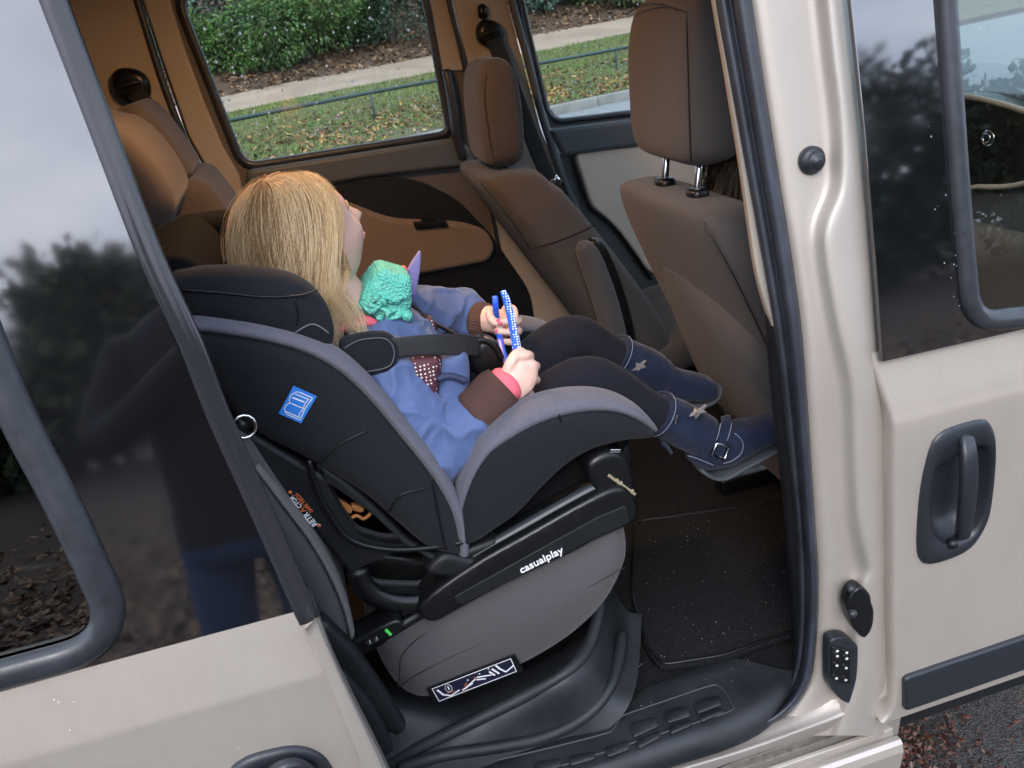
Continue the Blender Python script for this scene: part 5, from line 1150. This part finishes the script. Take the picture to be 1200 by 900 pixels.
# passenger in the near front seat -------------------------------------------------
PC_ = V((1.13, .47, 1.35))
pparts = [sphere_data(PC_, (.095, .078, .118), 28, 20), limb([PC_ + V((-.02, 0, -.08)), V((1.10, .48, 1.20)), V((1.10, .49, 1.12))], [.055, .055, .07])]
ts = [(V((1.09, .49, 1.14)), .10, .06), (V((1.10, .49, 1.09)), .17, .09), (V((1.13, .49, .98)), .18, .11), (V((1.19, .49, .82)), .165, .11), (V((1.26, .49, .70)), .17, .11)]
pparts.append(torso(0, ts))
for s in (-1, 1):
    pparts.append(limb([V((1.28, .49 + s * .09, .72)), V((1.52, .49 + s * .09, .76)), V((1.70, .49 + s * .09, .74)), V((1.76, .49 + s * .09, .50))], [.085, .075, .06, .045]))
    pparts.append(limb([V((1.10, .49 + s * .165, 1.08)), V((1.17, .49 + s * .20, .90)), V((1.36, .49 + s * .14, .84)), V((1.44, .49 + s * .10, .83))], [.05, .045, .036, .03]))
pas = remesh('person', pparts, .008, [mat('dark coat cloth', (.03, .028, .028), .9)], smooth=3)
tag(pas, 'person with brown hair in the front seat, almost hidden by the headrest', 'person')
M['brownhair'] = hair_mat('brown hair', (.035, .022, .014), (.075, .045, .026), (.16, .10, .055))
hair('hair', PC_, Matrix.Identity(3), (.100, .084, .122), 120, 12, .20, M['brownhair'], pas, 9, (-.15, -.05), keep=lambda d: not (d.x > .5 and d.z < .6) and d.z > -.5, rad_=.0014)
# ------------------------------------------------------------------ dome lamp in the van roof (its warm light falls on the seats)
lampm = mat('warm lamp lens', (.9, .7, .45), .4, emit=((1, .5, .15), 6.0))
LP = V((.34, .80, 1.835))
fix_normals(obj('dome_lamp', *rings_mesh([superring(LP + V((0, 0, dz)), V((.07 * k, 0, 0)), V((0, .035 * k, 0)), 4, 32) for dz, k in ((.012, 1), (.0, 1), (-.010, .9), (-.014, .6))]), lampm, van))
la = bpy.data.lights.new('dome_light', 'AREA'); la.shape = 'RECTANGLE'; la.size = .12; la.size_y = .06; la.energy = 3.0; la.color = (1, .52, .21)
lo = bpy.data.objects.new('dome_light', la); COL.objects.link(lo); lo.location = LP + V((0, 0, -.03)); lo.parent = van; lo.matrix_parent_inverse = Matrix.Translation((.9, .9, 0)).inverted()
# ------------------------------------------------------------------ dashboard details
dsh = M['satinblack']
def dq(px, py, x):
    r = ray(px, py); return CAM + r * ((x - CAM.x) / r.x)
XD = 1.755
v_ = [dq(a, b, XD) for a, b in [(1095, 118), (1130, 112), (1165, 118), (1200, 128), (1260, 150), (1265, 190), (1230, 205), (1190, 217), (1150, 218), (1110, 215)]]
ctr = sum(v_, V()) / len(v_); lp_ = outline(v_, 5)
R_ = [[V((XD + dx, ctr.y + (p.y - ctr.y) * s, ctr.z + (p.z - ctr.z) * s)) for p in lp_] for dx, s in ((.05, 1.0), (.0, 1.0), (-.006, .98), (-.006, .95))]
gp = fix_normals(obj('dash_panel', *rings_mesh(R_), mat('dark dash panel', (.006, .007, .007), .4, spec=.3), van))
tube('dash_trim', [V((XD - .008, p.y, p.z)) for p in lp_ + lp_[:2]], .006, M['trim'], van, n=10, round_ends=False)
for a, b, r in ((1158, 162, .016), (1156, 162, .010)):
    c = dq(a, b, XD - .010); tube('dash_dial', [c + V((0, r * math.cos(t * .4189), r * math.sin(t * .4189))) for t in range(16)], .0022, M['chrome'], gp, n=8, round_ends=False)
fix_normals(slab('glove_box', [V((1.71, .10, .98)), V((1.76, .10, .99)), V((1.80, .10, .80)), V((1.84, .10, .62)), V((1.78, .10, .60)), V((1.73, .10, .78))], .10, .80, .03, M['browntrim'], van))
fix_normals(slab('door_card', [V((1.2, .055, .45)), V((2.2, .055, .45)), V((2.2, .055, .98)), V((1.2, .055, .98))], .055, .09, .01, M['greytrim'], front_door, n=3))
# windscreen
ws = obj('windscreen', [V((2.42, .10, 1.235)), V((2.42, 1.66, 1.235)), V((1.75, 1.58, 1.80)), V((1.75, .18, 1.80))], [(0, 1, 2, 3)], M['glass'], van, smooth=False); mods(ws, solid=.005)
obj('bonnet', *box_data((2.9, .88, 1.0), (.5, .80, .10)), M['paint'], van, smooth=False)
obj('firewall', *box_data((2.48, .88, .75), (.02, .78, .40)), M['blackplastic'], van, smooth=False)
tube('roof_rail', [V((2.4, .12, 1.15)), V((2.1, .14, 1.5)), V((1.72, .2, 1.80))], .035, M['greytrim'], van, n=12, res=4)
tube('roof_rail', [V((2.4, 1.66, 1.15)), V((2.1, 1.64, 1.5)), V((1.72, 1.58, 1.80))], .035, M['greytrim'], van, n=12, res=4)
# wheels (below the picture, but the van stands on them)
for x, y in ((-.9, .12), (-.9, 1.64), (2.35, .12), (2.35, 1.64)):
    R_ = [superring(V((x, y + dy, .31)), V((r, 0, 0)), V((0, 0, r)), 2, 40) for dy, r in ((-.10, .2), (-.10, .27), (-.085, .31), (.085, .31), (.10, .27), (.10, .2))]
    w = fix_normals(obj('wheel', *rings_mesh(R_), M['rubber'], van)); 
    R_ = [superring(V((x, y + dy, .31)), V((r, 0, 0)), V((0, 0, r)), 2, 32) for dy, r in ((-.104, .03), (-.106, .19), (-.101, .2))]; fix_normals(obj('rim', *rings_mesh(R_), M['steel'], w))

# ------------------------------------------------------------------ outside: ground
def KY(x): return 10.65 + .38 * max(-12, min(x, 22))
def hz(x, y):
    """ground height: flat street, a kerb, then a bank that climbs towards the path"""
    d = y - KY(x)
    return 0.0 if d < 0 else .11 + min(d, 8) * (.110 + .005 * (max(-6, min(x, 9)) + .9)) + max(0, d - 8) * .03
def rayground(px, py, t0=10.0):
    r = ray(px, py); r = r / r.y; y = t0
    for i in range(400):
        p = CAM + r * (y - CAM.y)
        if p.z <= hz(p.x, p.y): return p
        y += .05
    return p
asph = mat('wet gravelly asphalt', (.035, .034, .034), .38, col2=(.085, .08, .075), vs=130, bump=1.0, bs=230, rvar=.25, dist=.012)
gs = obj('ground', [V((-400, -400, -.01)), V((400, -400, -.01)), V((400, 400, -.01)), V((-400, 400, -.01))], [(0, 1, 2, 3)], mat('bare earth', (.06, .05, .038), .95, var=.3, vs=2), smooth=False); gs['kind'] = 'structure'
def sheet(name, x0, x1, yfun0, yfun1, nx, ny, mt, dz=0.0, zf=hz, jit=0.0):
    vs_ = []
    for j in range(ny + 1):
        for i in range(nx + 1):
            x = x0 + (x1 - x0) * i / nx; a, b = yfun0(x), yfun1(x); y = a + (b - a) * j / ny
            vs_.append(V((x, y, zf(x, y + 1e-4) + dz + (jit * noise.noise(V((x * 2.3, y * 2.3, 3))) if 0 < j < ny else 0))))
    fs = [(j * (nx + 1) + i, j * (nx + 1) + i + 1, (j + 1) * (nx + 1) + i + 1, (j + 1) * (nx + 1) + i) for j in range(ny) for i in range(nx)]
    o = obj(name, vs_, fs, mt); o['kind'] = 'structure'; return o
street = sheet('road', -40, 60, lambda x: -1.6, lambda x: KY(x) - .13, 60, 12, mat('pale damp road', (.15, .155, .165), .6, col2=(.19, .195, .205), vs=5, bump=.4, bs=90, rvar=.15, dist=.004), .0, lambda x, y: 0)
lot = sheet('parking_surface', -6, 8, lambda x: -1.9, lambda x: 1.9, 40, 12, asph, .006, lambda x, y: 0)
turf = mat('autumn lawn soil', (.085, .095, .03), .95, col2=(.075, .055, .032), vs=1.3, bump=.8, bs=60, dist=.02)
lawn = sheet('lawn', -30, 50, lambda x: KY(x) + .02, lambda x: KY(x) + 4.5, 160, 24, turf, .0, hz, .03)
pathm = mat('sandy footpath', (.32, .235, .175), .95, col2=(.24, .175, .13), vs=1.2, bump=.4, bs=50, dist=.01)
PW = lambda x: KY(x) + 4.5
pathway = sheet('footpath', -30, 50, lambda x: PW(x) - .02 + .06 * math.sin(x * 1.7), lambda x: PW(x) + 1.8 + .08 * math.sin(x * 1.3), 200, 8, pathm, .012, hz)
litter = mat('leaf litter earth', (.11, .06, .035), .95, col2=(.06, .035, .022), vs=3, bump=1, bs=40, dist=.03)
bank = sheet('leaf_litter_bank', -34, 60, lambda x: PW(x) + 1.75, lambda x: PW(x) + 14, 160, 30, litter, .004, lambda x, y: hz(x, y) + max(0, y - PW(x) - 1.8) * .16, .12)
def hz2(x, y): return hz(x, y) + max(0, y - PW(x) - 1.8) * .16
# kerb stones
kerb = bpy.data.objects.new('kerb', None); COL.objects.link(kerb); kerb['_loc'] = (0, 0, 0); kerb['kind'] = 'structure'
km = mat('kerb stone', (.20, .195, .185), .9, var=.2, vs=3, bump=.5, bs=80)
ks = None
for i in range(26):
    x = -8 + i * .98 * math.cos(math.atan(.38))
    if ks is None:
        ks = obj('kerb_stone', *box_data((0, 0, 0), (.482, .075, .10)), km, kerb, smooth=True); mods(ks, bevel=.02, seg=2); o = ks
    else:
        o = ks.copy(); COL.objects.link(o)
    o.location = (x, KY(x) - .06, .045); o.rotation_euler.z = math.atan(.38)
# low rail fence -----------------------------------------------------------------
fence = empty('rail_fence', rayground(440, 141), 'low green metal rail fence along the grass verge', 'fence')
fm_ = mat('dark green fence paint', (.022, .045, .038), .45, rvar=.1)
pb = rayground(440, 141); FY = lambda x: pb.y + KY(x) - KY(pb.x)
RH = .40
rp = []
for i in range(40):
    x = pb.x - 8 + i * .6; y = FY(x); rp.append(V((x, y, hz(x, y) + RH + .02 * math.sin(x * .8))))
tube('rail', rp, .032, fm_, fence, n=10)
for k in range(-3, 6):
    x = pb.x + k * 2.45; y = FY(x); tube('post', [V((x, y, hz(x, y) - .1)), V((x, y, hz(x, y) + RH))], .022, fm_, fence, n=10)
# grass and fallen leaves ----------------------------------------------------------
def blades(name, n, fy0, fy1, x0, x1, hmin, hmax, mt, seed, patch=None):
    rnd = random.Random(seed); vs_, fs = [], []
    for i in range(n):
        x = rnd.uniform(x0, x1); y = rnd.uniform(fy0(x), fy1(x))
        if patch and not patch(x, y): continue
        z = hz(x, y); h = rnd.uniform(hmin, hmax); a = rnd.uniform(0, 6.28); w = rnd.uniform(.006, .012); dx, dy = math.cos(a), math.sin(a); l = rnd.uniform(.0, .05)
        k = len(vs_); vs_ += [V((x - dx * w, y - dy * w, z - .005)), V((x + dx * w, y + dy * w, z - .005)), V((x + dy * l, y - dx * l, z + h))]; fs.append((k, k + 1, k + 2))
    o = obj(name, vs_, fs, mt, smooth=False); return o
gm = mat('grass blades', (.12, .20, .045), .8, col2=(.17, .20, .06), vs=1.1)
def patchy(x, y): return noise.noise(V((x * .9, y * .9, 1))) > -.28 - .25 * (y - KY(x) - .6)
gr = blades('grass', 60000, lambda x: KY(x) + .15, lambda x: KY(x) + 4.55, -4, 12, .02, .055, gm, 5, patchy); tag(gr, 'short green grass on the verge across the road', 'grass', kind='stuff')
def leaves(name, n, place, size, mt, seed):
    rnd = random.Random(seed); vs_, fs = [], []
    for i in range(n):
        p = place(rnd)
        if p is None: continue
        r = Matrix.Rotation(rnd.uniform(0, 6.28), 3, 'Z') @ Matrix.Rotation(rnd.gauss(0, .45), 3, 'X') @ Matrix.Rotation(rnd.gauss(0, .45), 3, 'Y'); s = rnd.uniform(*size); k = len(vs_)
        for a, b, c in ((-1, 0, .15), (-.2, -.55, -.05), (1, 0, .2), (-.1, .55, .1)): vs_.append(p + r @ V((a * s, b * s, c * s)))
        fs += [(k, k + 1, k + 2), (k, k + 2, k + 3)]
    return obj(name, vs_, fs, mt, smooth=False)
def leafmat(name, stops, rough=.8):
    m = mat(name, stops[0], rough); N = m.node_tree.nodes; L = m.node_tree.links; b = N['Principled BSDF']
    g = N.new('ShaderNodeNewGeometry'); r = N.new('ShaderNodeValToRGB'); r.color_ramp.interpolation = 'CONSTANT'
    el = r.color_ramp.elements; el[0].color = (*stops[0], 1); el[1].position = 1 / len(stops); el[1].color = (*stops[1], 1)
    for i, s in enumerate(stops[2:]): e = el.new((i + 2) / len(stops)); e.color = (*s, 1)
    t = N.new('ShaderNodeTexCoord'); n = N.new('ShaderNodeTexNoise'); n.inputs['Scale'].default_value = 1.6; n.inputs['Detail'].default_value = 2; L.new(t.outputs['Object'], n.inputs['Vector'])
    mr = N.new('ShaderNodeMapRange'); mr.inputs[1].default_value = .35; mr.inputs[2].default_value = .65; mr.inputs[3].default_value = .55; mr.inputs[4].default_value = 1.5; L.new(n.outputs[0], mr.inputs[0])
    hs = N.new('ShaderNodeHueSaturation'); L.new(mr.outputs[0], hs.inputs['Value']); L.new(g.outputs['Random Per Island'], r.inputs[0]); L.new(r.outputs[0], hs.inputs['Color']); L.new(hs.outputs[0], b.inputs['Base Color']); return m
lm = leafmat('fallen leaves', [(.20, .10, .035), (.14, .07, .03), (.26, .15, .05), (.10, .055, .03), (.30, .20, .09)])
def pl_verge(rnd):
    x = rnd.uniform(-3, 11); y = KY(x) + abs(rnd.gauss(1.0, .9)) + .1
    if y > KY(x) + 4.5: return None
    if noise.noise(V((x * .7, y * 1.1, 9))) < rnd.uniform(-.5, .3): return None
    return V((x, y, hz(x, y) + .03))
lv = leaves('fallen_leaves', 5000, pl_verge, (.03, .06), lm, 11); tag(lv, 'brown fallen leaves scattered over the verge grass', 'leaves', kind='stuff')
def pl_bank(rnd):
    x = rnd.uniform(-6, 20); y = PW(x) + 1.8 + rnd.uniform(-.15, 5); return V((x, y, hz2(x, y) + .03))
lm2 = leafmat('bank leaves', [(.17, .09, .045), (.12, .06, .03), (.24, .14, .07), (.08, .045, .025), (.20, .13, .08)])
lb = leaves('leaf_litter', 15000, pl_bank, (.04, .08), lm2, 12); tag(lb, 'brown leaf litter covering the bank under the bushes', 'leaves', kind='stuff')
# bushes beyond the path -------------------------------------------------------------
def bush(name, label, c, rx, ry, rz, n, ls, mt, seed, shape=0, elong=1.0, droop=0.0, group='bushes beyond the footpath', cat='bush', trunk=.06):
    rnd = random.Random(seed); z0 = hz2(c[0], c[1]); base = V((c[0], c[1], z0))
    root = empty(name, base, label, cat, group)
    blobs = []
    for i in range(12): a = rnd.uniform(0, 6.28); r = rnd.uniform(.2, .75); blobs.append((V((math.cos(a) * r * rx, math.sin(a) * r * ry, rnd.uniform(.18, .85) * rz)), rnd.uniform(.28, .5)))
    vs_, fs = [], []
    for i in range(n):
        bc_, br = blobs[rnd.randrange(12)]
        d = V((rnd.gauss(0, 1), rnd.gauss(0, 1), rnd.gauss(0, 1))).normalized(); rr = rnd.random() ** .35
        p = base + bc_ + V((d.x * rx * br * rr, d.y * ry * br * rr, d.z * rz * br * .8 * rr))
        if p.z < z0 + .05: continue
        ax = (d + V((rnd.gauss(0, .5), rnd.gauss(0, .5), rnd.gauss(0, .5) - droop))).normalized(); sd = ax.cross(V((rnd.gauss(0, 1), rnd.gauss(0, 1), rnd.gauss(0, 1)))).normalized(); s = rnd.uniform(*ls); k = len(vs_); w = s * .32 / elong
        vs_ += [p, p + ax * s * .5 + sd * w, p + ax * s, p + ax * s * .5 - sd * w]; fs.append((k, k + 1, k + 2, k + 3))
    obj('crown', vs_, fs, mt, root, smooth=False)
    prt = []
    for i in range(7):
        bc_, br = blobs[i]; prt.append(tube_data(cr_spline([base + V((rnd.gauss(0, .08), rnd.gauss(0, .08), -.1)), base + bc_ * .5 + V((rnd.gauss(0, .1), rnd.gauss(0, .1), .05)), base + bc_], 3), [trunk * (1 - .09 * k) for k in range(7)], None, 6))
    obj('trunk', *join_data(prt), mat('bark', (.07, .05, .035), .95, var=.3, vs=9), root)
    return root
g1 = leafmat('dark green leaves', [(.020, .045, .022), (.028, .06, .028), (.016, .035, .02), (.035, .07, .04)], .5)
g2 = leafmat('bright green leaves', [(.04, .10, .022), (.06, .13, .028), (.03, .07, .018), (.09, .14, .035)], .6)
g3 = leafmat('blue green leaves', [(.03, .065, .045), (.045, .085, .06), (.022, .05, .035), (.06, .10, .08)], .5)
g4 = leafmat('olive mixed leaves', [(.05, .08, .03), (.08, .11, .045), (.035, .06, .025), (.12, .11, .05)], .6)
def at(px, d):
    r = ray(px, 60); r = r / r.y; y = 18.0
    for _ in range(30): y = PW(CAM.x + r.x * (y - CAM.y)) + 1.8 + d
    return (CAM.x + r.x * (y - CAM.y), y)
bush('evergreen_bush', 'tall blue green evergreen at the left of the far side window', at(235, 3.0), 1.9, 1.6, 4.2, 14000, (.07, .15), g3, 21)
bush('evergreen_bush', 'dark evergreen rising behind the bright green shrub', at(330, 3.6), 1.8, 1.5, 4.6, 12000, (.08, .15), g1, 22)
bush('fern_bush', 'bright green feathery shrub spreading low over the path edge', at(300, 1.1), 2.3, 1.0, 1.5, 14000, (.06, .14), g2, 23, elong=1.8, droop=.3)
bush('fern_bush', 'bright green shrub in the middle of the far side window', at(390, 1.5), 1.6, 1.0, 2.1, 14000, (.06, .14), g2, 24, elong=1.8, droop=.3)
bush('yew_bush', 'rounded dark green bush at the right of the far side window', at(462, 1.3), 1.5, 1.3, 2.5, 16000, (.04, .10), g1, 25)
bush('yew_bush', 'dark bush behind the pillar between the far windows', at(560, 2.0), 1.8, 1.3, 3.2, 8000, (.08, .15), g1, 26)
bush('laurel_bush', 'grey green bush at the top left of the far front window', at(640, 1.6), 1.3, 1.0, 2.0, 7000, (.09, .16), g3, 27)
bush('laurel_bush', 'olive green hedge bush above the path in the far front window', at(722, .9), 1.7, .9, 1.8, 10000, (.09, .16), g4, 28)
bush('laurel_bush', 'green hedge bush beside the near headrest in the far front window', at(790, 1.1), 2.0, 1.0, 2.2, 9000, (.09, .16), g3, 29)
bush('evergreen_bush', 'tall dark trees standing behind the bushes', at(420, 6.0), 4.0, 1.8, 6.0, 9000, (.2, .38), g1, 30)
bush('evergreen_bush', 'tall mixed trees standing behind the olive hedge', at(680, 7.0), 4.5, 1.8, 5.5, 9000, (.2, .38), g4, 31)
# camera side of the van: mulch bed and trees that the black glass mirrors --------------------
mul = mat('bark mulch', (.07, .042, .026), .95, col2=(.028, .018, .013), vs=25, bump=1, bs=60, dist=.02)
bed = sheet('mulch_bed', -16, 34, lambda x: -26, lambda x: -1.85, 80, 60, mul, .01, lambda x, y: 0, .05)
chm = leafmat('bark chips', [(.16, .09, .05), (.10, .06, .035), (.24, .16, .09), (.06, .04, .025), (.20, .11, .06)])
def pl_m(rnd): return V((rnd.uniform(-6, 9), -1.75 - abs(rnd.gauss(0, 2.6)), .03))
ch = leaves('bark_chips', 22000, pl_m, (.02, .06), chm, 13); tag(ch, 'brown bark chips covering the bed beside the van', 'bark chips', kind='stuff')
def pl_n(rnd): return V((rnd.gauss(1.15, .16), rnd.gauss(.2, .12), .012 + rnd.random() * .012))
ch2 = leaves('wet_leaves', 3600, pl_n, (.003, .010), leafmat('wet leaves', [(.09, .03, .02), (.14, .05, .03), (.06, .025, .018), (.11, .06, .04)], .5), 14); tag(ch2, 'wet red brown leaf scraps lying on the asphalt below the sill', 'leaves', kind='stuff')
ORD = ['first', 'second', 'third', 'fourth', 'fifth', 'sixth', 'seventh', 'eighth', 'ninth', 'tenth', 'eleventh', 'twelfth', 'thirteenth']
for i in range(13):
    x = -15 + i * 4.4; rnd = random.Random(60 + i)
    bush('hedge_tree', ORD[i] + ' dark tree behind the photographer, counted from the rear, mirrored in the black glass', (x + rnd.uniform(-1, 1), -16 - rnd.random() * 3), 3.3, 1.8, (2.6 if i < 4 else 3.3 if i < 7 else 4.2) + 1.2 * rnd.random(), 6000, (.22, .42), g1 if i % 2 else g4, 60 + i, group='trees behind the photographer', cat='tree')
# the photographer, who shows only as a dark mirror image in the black glass ---------------------
px_, py_ = -.02, -1.30
pp = [sphere_data((px_, py_ + .03, 1.62), (.085, .10, .12), 20, 14), limb([V((px_, py_, 1.55)), V((px_, py_ - .02, 1.42))], [.055, .07])]
pp.append(torso(0, [(V((px_, py_ - .02, 1.46)), .08, .07), (V((px_, py_ - .03, 1.38)), .19, .11), (V((px_, py_ - .03, 1.2)), .20, .13), (V((px_, py_ - .02, 1.0)), .18, .12), (V((px_, py_ - .02, .82)), .18, .12)]) if False else rings_mesh(dense([superring(V((px_, py_ - .02, z)), V((a, 0, 0)), V((0, b, 0)), 2.4, 28) for z, a, b in ((1.48, .07, .06), (1.42, .17, .09), (1.34, .20, .12), (1.15, .19, .13), (.98, .18, .125), (.84, .185, .13), (.80, .16, .11))])))
for s_ in (-1, 1):
    pp.append(limb([V((px_ + s_ * .095, py_ - .02, .86)), V((px_ + s_ * .11, py_ + .01, .48)), V((px_ + s_ * .12, py_ - .02, .08))], [.09, .065, .05]))
    pp.append(limb([V((px_ + s_ * .12, py_ - .06, .055)), V((px_ + s_ * .12, py_ + .16, .05))], [.05, .04]))
    pp.append(limb([V((px_ + s_ * .19, py_ - .02, 1.38)), V((px_ + s_ * .27, py_ + .08, 1.17)), V((px_ + .14 + s_ * .13, py_ + .20, 1.34)), V((px_ + .27 + s_ * .07, py_ + .29, 1.42))], [.058, .05, .038, .03]))
pho = remesh('person', pp, .012, [mat('dark winter coat', (.012, .012, .014), .9), mat('blue jeans', (.025, .06, .14), .85)], smooth=3)
for p in pho.data.polygons: p.material_index = 1 if p.center.z < .86 else 0
tag(pho, 'person in dark coat and blue jeans mirrored in the sliding door glass', 'person')
# rain drops on the glass and paint -----------------------------------------------------------
drop = mat('water drop', (.9, .95, 1), .02, spec=1.0); drop.node_tree.nodes['Principled BSDF'].inputs['Transmission Weight'].default_value = .6
def drops(name, n, f, rng, par, seed):
    rnd = random.Random(seed); prt = []
    for i in range(n):
        p, nn = f(rnd)
        r = rnd.uniform(*rng); prt.append(sphere_data(p, (r, r * .6, r * 1.1), 7, 5))
    o = obj(name, *join_data(prt), drop, par); o['kind'] = 'stuff'; return o
drops('rain_drops', 150, lambda rnd: (q(rnd.uniform(222, 515), rnd.uniform(-20, 160) , YF + .0125), 0), (.0015, .0042), fs_door, 1)
drops('rain_drops', 60, lambda rnd: (q(rnd.uniform(622, 760), rnd.uniform(-20, 110), YF + .0125), 0), (.001, .003), ffd, 2)
drops('rain_drops', 24, lambda rnd: (UPF.w(UPF.px(1100 + rnd.gauss(22, 14) + 0, rnd.uniform(0, 360)), .0), 0), (.0004, .0010), front_door, 3)
drops('rain_drops', 9, lambda rnd: (q(rnd.uniform(20, 300), rnd.uniform(815, 890), YS + .004), 0), (.0007, .0015), sd, 4)
